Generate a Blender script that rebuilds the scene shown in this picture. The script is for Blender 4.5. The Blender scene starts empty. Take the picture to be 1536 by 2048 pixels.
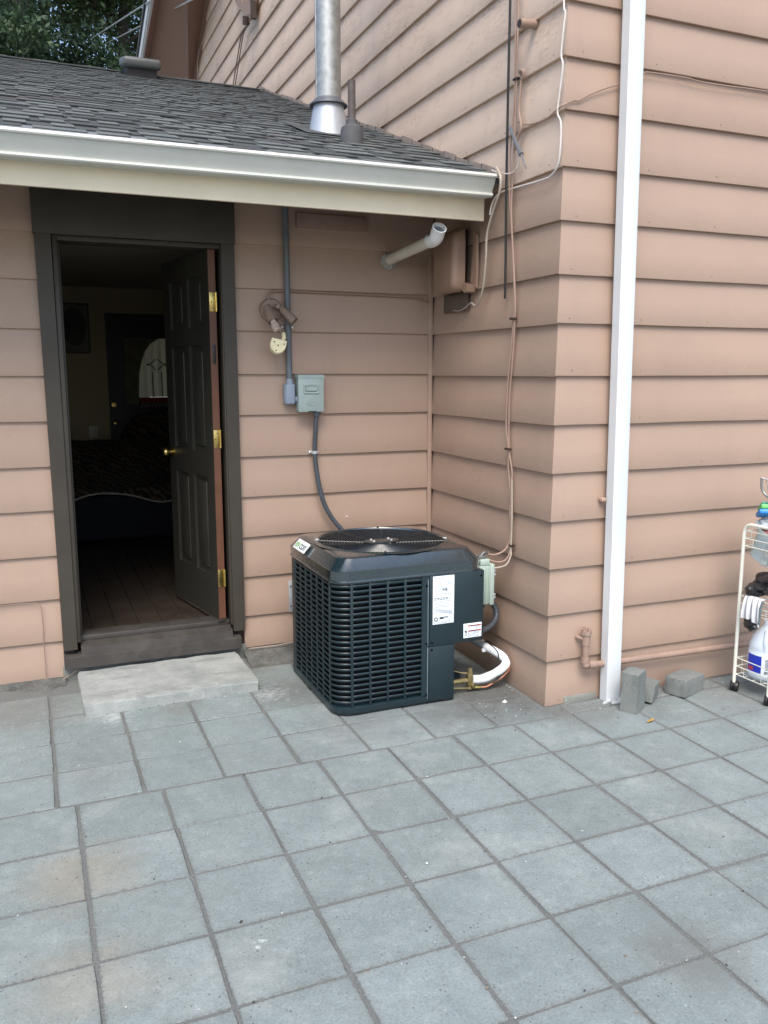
import bpy, bmesh, math, random
from mathutils import Vector, Matrix, noise

rnd = random.Random(7)
C = bpy.context.scene.collection
SC = bpy.context.scene

# ---------------------------------------------------------------- camera, sky, sun, exposure
cam_d = bpy.data.cameras.new('camera')
cam = bpy.data.objects.new('camera', cam_d)
C.objects.link(cam)
cam_d.sensor_fit = 'VERTICAL'
cam_d.sensor_height = 36.0
cam_d.sensor_width = 27.0
cam_d.lens = 29.694
cam_d.clip_start = 0.05
cam_d.clip_end = 2000
_r = Vector((0.92196, -0.38720, 0.0)).normalized()
_f = Vector((0.3815, 0.9100, -0.1630)).normalized()
_u = _r.cross(_f).normalized()
_r = _f.cross(_u).normalized()
cam.matrix_world = Matrix(((_r.x, _u.x, -_f.x, -2.247), (_r.y, _u.y, -_f.y, -4.622), (_r.z, _u.z, -_f.z, 1.617), (0, 0, 0, 1)))
SC.camera = cam

SUN_EL, SUN_AZ = math.radians(55), math.radians(204)     # azimuth from +y, clockwise seen from above
world = bpy.data.worlds.new('World')
SC.world = world
world.use_nodes = True
wt = world.node_tree
sky = wt.nodes.new('ShaderNodeTexSky')
sky.sky_type = 'NISHITA'
sky.sun_disc = False
sky.sun_elevation = SUN_EL
sky.sun_rotation = SUN_AZ
sky.air_density = 1.0
sky.dust_density = 2.2
sky.ozone_density = 0.6
wt.links.new(sky.outputs[0], wt.nodes['Background'].inputs[0])
wt.nodes['Background'].inputs[1].default_value = 0.15
sun_d = bpy.data.lights.new('sun', 'SUN')
sun_d.energy = 2.0
sun_d.angle = math.radians(36)
sun_d.color = (1.0, 0.95, 0.88)
sun = bpy.data.objects.new('sun', sun_d)
C.objects.link(sun)
_s = Vector((math.sin(SUN_AZ) * math.cos(SUN_EL), math.cos(SUN_AZ) * math.cos(SUN_EL), math.sin(SUN_EL)))
sun.rotation_euler = _s.to_track_quat('Z', 'Y').to_euler()
SC.view_settings.view_transform = 'Standard'
SC.view_settings.look = 'None'
SC.view_settings.gamma = 1.0
SC.view_settings.use_curve_mapping = False
SC.view_settings.exposure = 0.90
SC.render.engine = 'CYCLES'


# ---------------------------------------------------------------- material helpers
class NT:
    def __init__(s, name):
        s.m = bpy.data.materials.new(name)
        s.m.use_nodes = True
        s.t = s.m.node_tree
        s.b = s.t.nodes['Principled BSDF']
        s.geo = None

    def n(s, typ, **kw):
        nd = s.t.nodes.new('ShaderNode' + typ)
        for k, v in kw.items():
            if k.startswith('_'):
                setattr(nd, k[1:], v)
            else:
                key = int(k[1:]) if k[0] == 'i' and k[1:].isdigit() else k.replace('__', ' ')
                if hasattr(v, 'is_output') or isinstance(v, bpy.types.NodeSocket):
                    s.t.links.new(v, nd.inputs[key])
                else:
                    nd.inputs[key].default_value = v
        return nd

    def pos(s):
        if s.geo is None:
            s.geo = s.n('NewGeometry')
        return s.geo.outputs['Position']

    def obj(s):
        return s.n('TexCoord').outputs['Object']

    def noise(s, vec, scale, detail=4, rough=0.6, stretch=None, off=None):
        if stretch or off:
            mp = s.n('Mapping', Vector=vec)
            if stretch:
                mp.inputs['Scale'].default_value = stretch
            if off:
                mp.inputs['Location'].default_value = off
            vec = mp.outputs[0]
        return s.n('TexNoise', Vector=vec, Scale=scale, Detail=detail, Roughness=rough).outputs['Fac']

    def ramp(s, fac, a, b, ca=0.0, cb=1.0):
        r = s.n('MapRange', Value=fac)
        r.inputs['From Min'].default_value = a
        r.inputs['From Max'].default_value = b
        r.inputs['To Min'].default_value = ca
        r.inputs['To Max'].default_value = cb
        return r.outputs[0]

    def mix(s, fac, a, b, blend='MIX'):
        m = s.n('Mix', _data_type='RGBA', _blend_type=blend)
        for k, v in ((0, fac), (6, a), (7, b)):
            if isinstance(v, bpy.types.NodeSocket):
                s.t.links.new(v, m.inputs[k])
            else:
                if k != 0 and len(v) == 3:
                    v = (*v, 1)
                m.inputs[k].default_value = v
        return m.outputs[2]

    def math(s, op, a, b=0.0):
        m = s.n('Math', _operation=op)
        for k, v in ((0, a), (1, b)):
            if isinstance(v, bpy.types.NodeSocket):
                s.t.links.new(v, m.inputs[k])
            else:
                m.inputs[k].default_value = v
        return m.outputs[0]

    def bump(s, h, strength=0.3, dist=0.01, prev=None):
        b = s.n('Bump', Height=h, Strength=strength, Distance=dist)
        if prev is not None:
            s.t.links.new(prev, b.inputs['Normal'])
        return b.outputs[0]

    def out(s, color=None, rough=None, normal=None, metal=None):
        for k, v in (('Base Color', color), ('Roughness', rough), ('Normal', normal), ('Metallic', metal)):
            if v is None:
                continue
            if isinstance(v, bpy.types.NodeSocket):
                s.t.links.new(v, s.b.inputs[k])
            else:
                if k == 'Base Color' and len(v) == 3:
                    v = (*v, 1)
                s.b.inputs[k].default_value = v
        return s.m


def mul(c, k):
    return tuple(min(1, x * k) for x in c)


def simple(name, col, rough=0.5, metal=0.0, var=0.12, scale=14, bump=0.0, bscale=120, spec=None, dirt=0.0, dirtcol=(0.08, 0.065, 0.05)):
    t = NT(name)
    p = t.pos()
    a = t.noise(p, scale, 5)
    c = t.mix(t.ramp(a, 0.3, 0.7), mul(col, 1 - var), mul(col, 1 + var))
    if dirt:
        d = t.noise(p, scale * 0.6, 8, 0.7, off=(3, 7, 1))
        c = t.mix(t.ramp(d, 0.5, 0.75, 0, dirt), c, dirtcol)
    nm = None
    if bump:
        nm = t.bump(t.noise(p, bscale, 3), bump, 0.004)
    t.out(c, t.ramp(t.noise(p, scale * 2, 3), 0.3, 0.7, max(0.02, rough - 0.07), min(1, rough + 0.07)), nm, metal)
    if spec is not None:
        t.b.inputs['Specular IOR Level'].default_value = spec
    return t.m


PINK = (0.386, 0.271, 0.206)


def siding_mat(name, axis, worn, tint=1.0, PINK=PINK, wk=1.0):
    t = NT(name)
    p = t.pos()
    oi = t.n('ObjectInfo').outputs['Random']
    big = t.noise(p, 1.3, 4)
    base = t.mix(t.ramp(big, 0.3, 0.7), mul(PINK, 0.93 * tint), mul(PINK, 1.07 * tint))
    base = t.mix(t.ramp(oi, 0, 1, 0, 1), base, t.mix(0.5, base, mul(tuple(x * (1.0, 1.04, 1.07)[i] for i, x in enumerate(PINK)), 1.0 * tint)))
    drip = t.noise(p, 1.0, 6, 0.65, stretch=(9, 9, 1.1))
    smut = t.noise(p, 2.6, 7, 0.72, off=(4, 6, 2))
    base = t.mix(t.ramp(smut, 0.54, 0.80, 0, 0.18), base, mul((0.25, 0.185, 0.155), tint))
    base = t.mix(t.ramp(drip, 0.54, 0.80, 0, 0.18), base, mul((0.25, 0.18, 0.15), tint))
    st = (1.2, 9, 26) if axis == 'x' else (9, 1.2, 26)
    grain = t.noise(p, 7, 7, 0.7, stretch=st)
    nm = t.bump(grain, 0.16 if not worn else 0.12 + 0.16 * wk, 0.004)
    spots = t.noise(p, 55, 2, 0.5)
    base = t.mix(t.ramp(spots, 0.74, 0.8, 0, 0.35), base, mul((0.18, 0.13, 0.11), tint))
    chips = t.noise(p, 38, 2, 0.5, off=(9, 2, 4))
    base = t.mix(t.ramp(chips, 0.77, 0.79, 0, 0.6), base, (0.55, 0.48, 0.42))
    if worn:
        st2 = (1, 2.2, 16) if axis == 'y' else (2.2, 1, 16)
        ck = t.noise(p, 3.2, 7, 0.72, stretch=st2, off=(1.3, 4.1, 0.7))
        d = t.math('ABSOLUTE', t.math('SUBTRACT', ck, 0.5))
        line = t.ramp(d, 0.0, 0.011, 1, 0)
        msk = t.ramp(t.noise(p, 1.7, 4, 0.7, stretch=(1, 1, 1.8)), 0.50, 0.62)
        crack = t.math('MULTIPLY', line, msk)
        base = t.mix(t.math('MULTIPLY', crack, 0.5 * wk), base, (0.13, 0.085, 0.065))
        fl = t.noise(p, 16, 5, 0.7, stretch=(1, 1, 2.6), off=(2, 8, 3))
        fls = t.math('MULTIPLY', t.ramp(fl, 0.63, 0.66), msk)
        base = t.mix(t.math('MULTIPLY', fls, 0.5 * wk), base, (0.47, 0.36, 0.30))
        h = t.math('ADD', t.math('MULTIPLY', crack, -1.0), t.math('MULTIPLY', fls, 0.5))
        nm = t.bump(h, 0.6 * wk, 0.006, nm)
    return t.out(base, t.ramp(spots, 0.3, 0.7, 0.48, 0.66), nm)


M_SIDX = siding_mat('painted_siding', 'x', False)
M_SIDF = siding_mat('painted_siding_front', 'x', False, 1.0)
M_SIDY = siding_mat('side_siding', 'y', True, wk=0.35)
M_SIDWLIT = siding_mat('weathered_siding_painted_light', 'y', True, 1.0, (0.64, 0.485, 0.375))  # weathered paint, with the gable's brighter light mixed into the paler colour
M_PINK = simple('pinkish_paint', PINK, 0.55, var=0.06, bump=0.1, bscale=70)
M_BROWNPAINT = simple('brown_paint', (0.30, 0.195, 0.14), 0.5, var=0.08, scale=6)
M_TRIM = simple('dark_trim_paint', (0.040, 0.033, 0.024), 0.55, var=0.12, scale=5, bump=0.12, bscale=60, dirt=0.12, dirtcol=(0.12, 0.11, 0.1))
M_SILL = simple('worn_sill_paint', (0.046, 0.040, 0.036), 0.6, var=0.25, scale=9, bump=0.3, bscale=50, dirt=0.4, dirtcol=(0.13, 0.12, 0.105))
M_DOOR = simple('door_paint', (0.031, 0.029, 0.023), 0.42, var=0.08, scale=5)
M_WOODEDGE = simple('door_edge_wood', (0.125, 0.052, 0.028), 0.5, var=0.2, scale=10, bump=0.1)
M_BRASS = simple('brass', (0.62, 0.46, 0.16), 0.3, 1.0, var=0.1)
M_GUTTER = simple('gutter_paint', (0.53, 0.54, 0.495), 0.5, var=0.04, scale=5, dirt=0.2, dirtcol=(0.34, 0.33, 0.30))
M_FASCIA = simple('cream_fascia_paint', (0.80, 0.71, 0.54), 0.55, var=0.06, scale=4, dirt=0.16, dirtcol=(0.45, 0.37, 0.25), bump=0.1)
M_WHITE = simple('white_downspout_paint', (0.62, 0.655, 0.675), 0.35, var=0.02, scale=4, dirt=0.06, dirtcol=(0.5, 0.48, 0.45))
M_SOFFIT = simple('soffit_paint', (0.05, 0.034, 0.026), 0.7, var=0.1, scale=5)
M_RAKESOFFIT = simple('rake_soffit_paint', (0.26, 0.165, 0.125), 0.7, var=0.06, scale=2)
M_GALV = simple('galvanised_steel', (0.36, 0.37, 0.36), 0.46, 0.75, var=0.22, scale=26, dirt=0.25, dirtcol=(0.3, 0.26, 0.2))
M_GALVL = simple('zinc_plate', (0.55, 0.58, 0.6), 0.45, 0.6, var=0.1, scale=40)
M_RUBBER = simple('weathered_rubber', (0.07, 0.072, 0.078), 0.75, var=0.2, scale=30)
M_OLDPIPE = simple('rusty_vent_pipe', (0.085, 0.068, 0.066), 0.7, var=0.25, scale=30)
M_VENT = simple('roof_vent_paint', (0.075, 0.083, 0.083), 0.45, var=0.1, scale=12, dirt=0.2)
M_VENTDK = simple('roof_vent_shade', (0.03, 0.03, 0.032), 0.7)
M_AC = simple('slate_enamel', (0.0085, 0.0215, 0.0275), 0.36, var=0.06, scale=8, spec=0.6, dirt=0.05, dirtcol=(0.1, 0.1, 0.1))
M_ACCAP = simple('glossy_slate_enamel', (0.0085, 0.0215, 0.0275), 0.27, var=0.06, scale=8, spec=0.6)
for _k, _v in (('Coat Weight', 1.0), ('Coat IOR', 1.9), ('Coat Roughness', 0.18)):
    M_ACCAP.node_tree.nodes['Principled BSDF'].inputs[_k].default_value = _v
M_ACIN = simple('coil_black', (0.005, 0.006, 0.007), 0.9, spec=0.1)
M_ACTOP = simple('fan_guard_black', (0.014, 0.018, 0.022), 0.3)
M_LABEL = simple('white_label', (0.78, 0.83, 0.84), 0.4, var=0.02)
M_INK = simple('label_ink', (0.17, 0.19, 0.28), 0.5)
M_INKD = simple('dark_ink', (0.04, 0.05, 0.08), 0.5)
M_RED = simple('red_ink', (0.42, 0.05, 0.05), 0.5)
M_GREEN = simple('green_ink', (0.14, 0.30, 0.09), 0.5)
M_BOXGREEN = simple('enclosure_paint', (0.30, 0.37, 0.36), 0.42, var=0.04, scale=9, dirt=0.06)
M_BOXPALE = simple('pale_enclosure_plastic', (0.36, 0.44, 0.39), 0.5, var=0.06, scale=9, dirt=0.12)
M_CONDUIT = simple('grey_conduit_pvc', (0.115, 0.135, 0.15), 0.5, var=0.08, scale=10, dirt=0.1, dirtcol=(0.22, 0.2, 0.18))
M_CONDBODY = simple('blue_grey_pvc', (0.24, 0.285, 0.36), 0.45, var=0.04, scale=10)
M_WHIP = simple('liquidtight_conduit', (0.055, 0.065, 0.078), 0.45, var=0.08, scale=12)
M_SCREW = simple('screw_zinc', (0.75, 0.75, 0.74), 0.3, 0.6)
M_PVC = simple('ivory_pvc', (0.66, 0.62, 0.53), 0.4, var=0.06, scale=12, dirt=0.25, dirtcol=(0.42, 0.34, 0.24))
M_PVCW = simple('white_pvc', (0.78, 0.79, 0.78), 0.32, var=0.02)
M_CAULK = simple('grey_caulk', (0.30, 0.30, 0.27), 0.8, var=0.15, scale=60, bump=0.4)
M_CABB = simple('black_cable', (0.008, 0.008, 0.009), 0.6)
M_CABP = simple('painted_cable', (0.30, 0.205, 0.16), 0.5, var=0.1, scale=8)
M_CABW = simple('white_cable', (0.62, 0.57, 0.52), 0.45, var=0.05)
M_CABG = simple('bare_grey_cable', (0.36, 0.31, 0.25), 0.5, var=0.1, scale=9)
M_GREYMETAL = simple('grey_clamp_metal', (0.22, 0.22, 0.22), 0.45, 0.6, var=0.2, scale=40)
M_INSUL = simple('white_tape_insulation', (0.76, 0.79, 0.82), 0.6, var=0.04, scale=30, bump=0.3, bscale=60)
M_LINEGREY = simple('grey_line_insulation', (0.22, 0.235, 0.25), 0.75, var=0.1, scale=30)
M_COPPER = simple('copper', (0.62, 0.27, 0.16), 0.35, 0.9, var=0.1)
M_VALVE = simple('valve_brass', (0.26, 0.21, 0.10), 0.4, 0.7, var=0.2, scale=50)
M_FLOOD = simple('tan_sprayed_paint', (0.265, 0.19, 0.145), 0.5, var=0.1, scale=30)
M_SENSOR = simple('yellowed_lens', (0.74, 0.68, 0.42), 0.4, var=0.12, scale=60)
M_BULB = simple('cfl_glass', (0.50, 0.40, 0.34), 0.35)
M_BLOCK = None
M_CARTW = simple('cream_enamel', (0.72, 0.72, 0.64), 0.35, var=0.04, scale=20)
M_BLACKP = simple('black_plastic', (0.012, 0.012, 0.014), 0.4)
M_BLACKF = simple('black_vinyl', (0.012, 0.013, 0.016), 0.38, var=0.2, scale=14, bump=0.3, bscale=25)
M_JUG = simple('translucent_jug', (0.66, 0.73, 0.82), 0.35, var=0.02)
M_BLUE = simple('blue_print', (0.012, 0.035, 0.42), 0.4)
M_TOWEL = simple('white_terry', (0.70, 0.71, 0.73), 0.9, var=0.05, scale=40, bump=0.7, bscale=300)
M_TOWELG = simple('grey_terry_stripe', (0.40, 0.42, 0.45), 0.9, var=0.05, scale=40, bump=0.7, bscale=300)
M_SPGREEN = simple('green_wrapper', (0.10, 0.42, 0.12), 0.4)
M_SPBLUE = simple('blue_wrapper', (0.01, 0.20, 0.55), 0.4)
M_SPTEAL = simple('teal_wrapper', (0.06, 0.27, 0.24), 0.4)
M_LEAF = simple('yellow_leaf', (0.42, 0.27, 0.06), 0.6)
M_WALLIN = simple('interior_wall_paint', (0.48, 0.39, 0.25), 0.8, var=0.05, scale=3)
M_CEIL = simple('interior_ceiling_paint', (0.40, 0.36, 0.27), 0.9, var=0.1, scale=6, bump=0.5, bscale=40)
M_DARKWOOD = simple('dark_brown_wood', (0.030, 0.018, 0.013), 0.5, var=0.2, scale=6)
M_PLANK = simple('dark_floor_planks', (0.036, 0.026, 0.019), 0.5, var=0.3, scale=5)
M_BLACKDOOR = simple('near_black_paint', (0.008, 0.009, 0.012), 0.5)
M_SOFAB = simple('navy_upholstery', (0.008, 0.009, 0.016), 0.9)
M_PHOTO = simple('faded_print', (0.16, 0.15, 0.12), 0.6, var=0.3, scale=4)
M_PHOTOD = simple('dark_oval_print', (0.035, 0.036, 0.032), 0.6, var=0.4, scale=9)
M_ROPE = simple('weathered_rope', (0.16, 0.12, 0.09), 0.8)
M_GASKET = simple('pipe_paint', (0.30, 0.205, 0.16), 0.5, var=0.1, scale=16, dirt=0.15)
M_PALECHIP = simple('pale_chip', (0.52, 0.54, 0.53), 0.6)


def paver_mat():
    t = NT('concrete_paver')
    p = t.pos()
    oi = t.n('ObjectInfo').outputs['Random']
    a = (0.180, 0.224, 0.228)
    b = (0.268, 0.321, 0.324)
    m = t.noise(p, 5.5, 7, 0.68)
    c = t.mix(t.ramp(m, 0.28, 0.72), a, b)
    c = t.mix(t.ramp(oi, 0, 1, 0.0, 1.0), c, t.mix(1.0, c, (0.86, 0.865, 0.855, 1), 'MULTIPLY'))
    g = t.noise(p, 420, 2, 0.5)
    c = t.mix(t.ramp(g, 0.35, 0.75, 0.0, 0.34), c, (0.13, 0.135, 0.13))
    g2 = t.noise(p, 130, 3, 0.6, off=(3, 3, 3))
    c = t.mix(t.ramp(g2, 0.50, 0.66, 0.0, 0.42), c, (0.105, 0.115, 0.112))
    c = t.mix(t.ramp(g2, 0.42, 0.30, 0.0, 0.2), c, (0.46, 0.48, 0.46))
    pale = t.noise(p, 2.1, 7, 0.7, off=(5, 1, 2))
    c = t.mix(t.ramp(pale, 0.54, 0.76, 0, 0.40), c, (0.44, 0.46, 0.44))
    dk = t.noise(p, 1.6, 7, 0.72, off=(11, 4, 0))
    c = t.mix(t.ramp(dk, 0.54, 0.76, 0, 0.36), c, (0.15, 0.145, 0.132))
    br = t.noise(p, 1.15, 6, 0.7, off=(2.2, 9.3, 0))
    c = t.mix(t.ramp(br, 0.58, 0.76, 0, 0.14), c, (0.25, 0.215, 0.16))
    # soil washed out along the walls of the corner and the old brown stain left of the step
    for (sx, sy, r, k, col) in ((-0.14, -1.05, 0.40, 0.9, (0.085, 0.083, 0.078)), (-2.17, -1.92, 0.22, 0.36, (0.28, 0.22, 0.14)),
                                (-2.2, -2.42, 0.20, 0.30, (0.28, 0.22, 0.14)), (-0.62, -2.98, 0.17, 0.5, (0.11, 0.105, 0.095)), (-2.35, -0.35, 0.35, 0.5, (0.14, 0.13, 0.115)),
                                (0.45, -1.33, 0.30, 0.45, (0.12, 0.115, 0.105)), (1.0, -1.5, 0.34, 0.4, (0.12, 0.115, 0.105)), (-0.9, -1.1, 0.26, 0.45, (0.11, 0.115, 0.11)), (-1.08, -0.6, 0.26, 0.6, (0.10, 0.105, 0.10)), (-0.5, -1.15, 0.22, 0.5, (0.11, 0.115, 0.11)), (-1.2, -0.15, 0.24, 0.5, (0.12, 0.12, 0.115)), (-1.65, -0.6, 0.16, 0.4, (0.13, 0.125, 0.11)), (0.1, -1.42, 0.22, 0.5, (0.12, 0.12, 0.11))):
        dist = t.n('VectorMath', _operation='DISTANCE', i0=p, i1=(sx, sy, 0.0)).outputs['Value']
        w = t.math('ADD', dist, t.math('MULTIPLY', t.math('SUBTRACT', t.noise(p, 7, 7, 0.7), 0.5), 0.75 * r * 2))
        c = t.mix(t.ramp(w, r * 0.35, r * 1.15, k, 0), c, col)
    g3 = t.noise(p, 28, 6, 0.75, off=(6, 2, 3))
    c = t.mix(t.ramp(g3, 0.50, 0.70, 0, 0.34), c, (0.13, 0.14, 0.135))
    c = t.mix(t.ramp(g3, 0.44, 0.30, 0, 0.26), c, (0.42, 0.46, 0.46))
    vor = t.n('TexVoronoi', Vector=p, Scale=46.0, Randomness=1.0)
    pit = t.math('MULTIPLY', t.ramp(vor.outputs['Distance'], 0.09, 0.18, 1, 0), t.ramp(t.noise(p, 9, 3), 0.45, 0.58))
    c = t.mix(t.math('MULTIPLY', pit, 0.75), c, (0.05, 0.048, 0.045))
    vor2 = t.n('TexVoronoi', Vector=p, Scale=26.0, Randomness=1.0)
    chip = t.math('MULTIPLY', t.ramp(vor2.outputs['Distance'], 0.04, 0.075, 1, 0), t.ramp(t.noise(p, 4, 4, 0.6, off=(1, 6, 0)), 0.55, 0.65))
    c = t.mix(t.math('MULTIPLY', chip, 0.7), c, (0.66, 0.69, 0.70))
    smear = t.noise(p, 6, 6, 0.75, stretch=(1, 3.4, 1), off=(4, 4, 4))
    sm = t.math('MULTIPLY', t.ramp(smear, 0.66, 0.72), t.ramp(t.noise(p, 1.9, 2, off=(7, 1, 1)), 0.54, 0.6))
    c = t.mix(t.math('MULTIPLY', sm, 0.3), c, (0.60, 0.63, 0.64))
    for (sx, sy, r, k) in ((-1.74, -2.475, 0.028, 0.55), (-1.72, -2.46, 0.02, 0.55), (-1.2, -0.62, 0.2, 0.25), (-1.95, -0.62, 0.16, 0.3)):
        dist = t.n('VectorMath', _operation='DISTANCE', i0=p, i1=(sx, sy, 0.0)).outputs['Value']
        w = t.math('ADD', dist, t.math('MULTIPLY', t.math('SUBTRACT', t.noise(p, 26, 6, 0.75, stretch=(1, 2.5, 1)), 0.5), r * 4))
        c = t.mix(t.ramp(w, 0.0, r * 0.5, k, 0), c, (0.68, 0.72, 0.73))
    # each paver's rim is dirtier than its middle; arris darkened to mute caught light
    o = t.obj()
    sep = t.n('SeparateXYZ', Vector=o)
    e = t.math('MAXIMUM', t.math('ABSOLUTE', sep.outputs[0]), t.math('ABSOLUTE', sep.outputs[1]))
    e2 = t.math('ADD', e, t.math('MULTIPLY', t.math('SUBTRACT', t.noise(p, 22, 5, 0.7), 0.5), 0.05))
    c = t.mix(t.ramp(e2, 0.130, 0.160, 0, 0.42), c, (0.150, 0.165, 0.162))
    e3 = t.math('ADD', e, t.math('MULTIPLY', t.math('SUBTRACT', t.noise(p, 75, 5, 0.75), 0.5), 0.055))
    c = t.mix(t.ramp(e3, 0.1490, 0.1535, 0, 0.75), c, (0.125, 0.125, 0.115))
    c = t.mix(t.ramp(e, 0.1520, 0.1545, 0, 0.8), c, (0.130, 0.142, 0.140))
    h = t.math('ADD', t.math('MULTIPLY', g, 0.35), t.math('ADD', t.math('MULTIPLY', t.noise(p, 60, 4), 0.5), t.math('MULTIPLY', pit, -1.0)))
    return t.out(c, t.ramp(g, 0.3, 0.7, 0.72, 0.92), t.bump(h, 0.28, 0.003))


def sand_mat():
    t = NT('joint_sand')
    p = t.pos()
    g = t.noise(p, 260, 3, 0.6)
    m = t.noise(p, 3, 5)
    c = t.mix(t.ramp(m, 0.3, 0.7), (0.155, 0.168, 0.166), (0.21, 0.222, 0.216))
    c = t.mix(t.ramp(g, 0.3, 0.8, 0, 0.8), c, (0.075, 0.073, 0.066))
    c = t.mix(t.ramp(t.noise(p, 300, 1, off=(4, 4, 0)), 0.66, 0.72, 0, 0.6), c, (0.52, 0.5, 0.47))
    return t.out(c, 0.95, t.bump(g, 0.9, 0.006))


def concrete_mat(name, a, b):
    t = NT(name)
    p = t.pos()
    m = t.noise(p, 7, 8, 0.7)
    c = t.mix(t.ramp(m, 0.3, 0.7), a, b)
    st = t.noise(p, 4, 6, 0.7, stretch=(1, 3, 1), off=(3, 1, 2))
    c = t.mix(t.ramp(st, 0.53, 0.68, 0, 0.65), c, mul(a, 0.55))
    pl = t.noise(p, 12, 6, 0.75, off=(8, 3, 2))
    c = t.mix(t.ramp(pl, 0.62, 0.72, 0, 0.6), c, mul(b, 1.6))
    g = t.noise(p, 260, 3)
    c = t.mix(t.ramp(g, 0.4, 0.75, 0, 0.3), c, mul(a, 0.5))
    v = t.n('TexVoronoi', Vector=p, Scale=60.0).outputs['Distance']
    pit = t.math('MULTIPLY', t.ramp(v, 0.08, 0.2, 1, 0), t.ramp(t.noise(p, 11, 3), 0.45, 0.6))
    c = t.mix(t.math('MULTIPLY', pit, 0.6), c, mul(a, 0.35))
    return t.out(c, 0.9, t.bump(t.math('ADD', t.math('MULTIPLY', g, 0.5), t.math('MULTIPLY', pit, -1)), 0.5, 0.004))


def soil_mat():
    t = NT('damp_soil')
    p = t.pos()
    g = t.noise(p, 120, 4, 0.7)
    c = t.mix(t.ramp(t.noise(p, 9, 6, 0.7), 0.35, 0.65), (0.075, 0.076, 0.070), (0.165, 0.168, 0.158))
    c = t.mix(t.ramp(g, 0.45, 0.75, 0, 0.7), c, (0.035, 0.032, 0.028))
    c = t.mix(t.ramp(t.noise(p, 210, 1, off=(4, 1, 0)), 0.68, 0.74, 0, 0.6), c, (0.42, 0.42, 0.40))
    return t.out(c, 0.95, t.bump(g, 0.9, 0.008))


M_SOIL = soil_mat()
M_PAVER = paver_mat()
M_SAND = sand_mat()
M_STEP = concrete_mat('cast_concrete_step', (0.23, 0.25, 0.24), (0.39, 0.405, 0.39))
M_BLOCK = concrete_mat('grey_concrete_block', (0.15, 0.165, 0.155), (0.22, 0.235, 0.222))
M_BASE = concrete_mat('mossy_footing', (0.16, 0.165, 0.15), (0.23, 0.24, 0.22))


def shingle_mat(name, lo, hi):
    t = NT(name)
    p = t.pos()
    oi = t.n('ObjectInfo').outputs['Random']
    o = t.obj()
    c = t.mix(t.ramp(t.noise(p, 6, 5), 0.3, 0.7), lo, hi)
    c = t.mix(t.ramp(oi, 0, 1, 0, 0.5), c, mul(lo, 0.8))
    g = t.noise(p, 330, 2)
    c = t.mix(t.ramp(g, 0.35, 0.75, 0, 0.6), c, mul(hi, 1.7))
    c = t.mix(t.ramp(t.noise(p, 2.2, 4, off=(5, 5, 5)), 0.55, 0.7, 0, 0.3), c, (0.08, 0.055, 0.05))
    return t.out(c, 0.9, t.bump(g, 0.6, 0.004))


M_SHA = shingle_mat('shingle_granules_light', (0.072, 0.082, 0.084), (0.120, 0.134, 0.136))
M_SHB = shingle_mat('shingle_granules_dark', (0.036, 0.041, 0.043), (0.060, 0.067, 0.069))


def bark_mat():
    t = NT('bark')
    p = t.pos()
    n = t.noise(p, 5, 6, 0.7, stretch=(3, 3, 0.6))
    return t.out(t.mix(t.ramp(n, 0.3, 0.7), (0.045, 0.036, 0.03), (0.10, 0.082, 0.066)), 0.9, t.bump(n, 0.8, 0.03))


def leaf_mat(name, a, b):
    t = NT(name)
    p = t.pos()
    n = t.noise(p, 0.9, 4)
    f = t.noise(p, 14, 2)
    c = t.mix(t.ramp(n, 0.35, 0.65), a, b)
    c = t.mix(t.ramp(f, 0.5, 0.75, 0, 0.6), c, mul(b, 1.5))
    t.out(c, 0.55)
    tr = t.n('BsdfTranslucent', Color=c)
    ms = t.n('MixShader', Fac=0.3, i1=t.b.outputs[0], i2=tr.outputs[0])
    t.t.links.new(ms.outputs[0], t.t.nodes['Material Output'].inputs[0])
    return t.m


M_BARK = bark_mat()
M_LEAFA = leaf_mat('evergreen_leaves', (0.022, 0.050, 0.024), (0.050, 0.090, 0.034))
M_LEAFB = leaf_mat('yellowish_leaves', (0.034, 0.062, 0.020), (0.085, 0.12, 0.034))


def clear_mat():
    t = NT('clear_plastic')
    t.out((0.85, 0.9, 0.9), 0.12)
    tr = t.n('BsdfTransparent', Color=(0.9, 0.93, 0.93, 1))
    fr = t.n('Fresnel', IOR=1.5)
    k = t.math('ADD', t.math('MULTIPLY', fr.outputs[0], 0.8), 0.14)
    ms = t.n('MixShader', Fac=k, i1=tr.outputs[0], i2=t.b.outputs[0])
    t.t.links.new(ms.outputs[0], t.t.nodes['Material Output'].inputs[0])
    return t.m


M_CLEAR = clear_mat()


def sheer_mat():
    t = NT('sheer_curtain_cloth')
    c = (0.66, 0.62, 0.46)
    t.out(c, 0.9)
    tr = t.n('BsdfTranslucent', Color=(*c, 1))
    ms = t.n('MixShader', Fac=0.4, i1=t.b.outputs[0], i2=tr.outputs[0])
    t.t.links.new(ms.outputs[0], t.t.nodes['Material Output'].inputs[0])
    return t.m


M_SHEER = sheer_mat()


def tiger_mat():
    t = NT('tiger_stripe_fleece')
    p = t.pos()
    d = t.noise(p, 4, 3)
    w = t.n('TexWave', _wave_type='BANDS', _bands_direction='DIAGONAL', Vector=p, Scale=7.0, Distortion=9.0, Detail=3.0, Detail__Scale=1.6)
    k = t.ramp(w.outputs['Fac'], 0.35, 0.6)
    return t.out(t.mix(k, (0.006, 0.005, 0.004), (0.075, 0.052, 0.032)), 0.95)


M_TIGER = tiger_mat()


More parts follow.
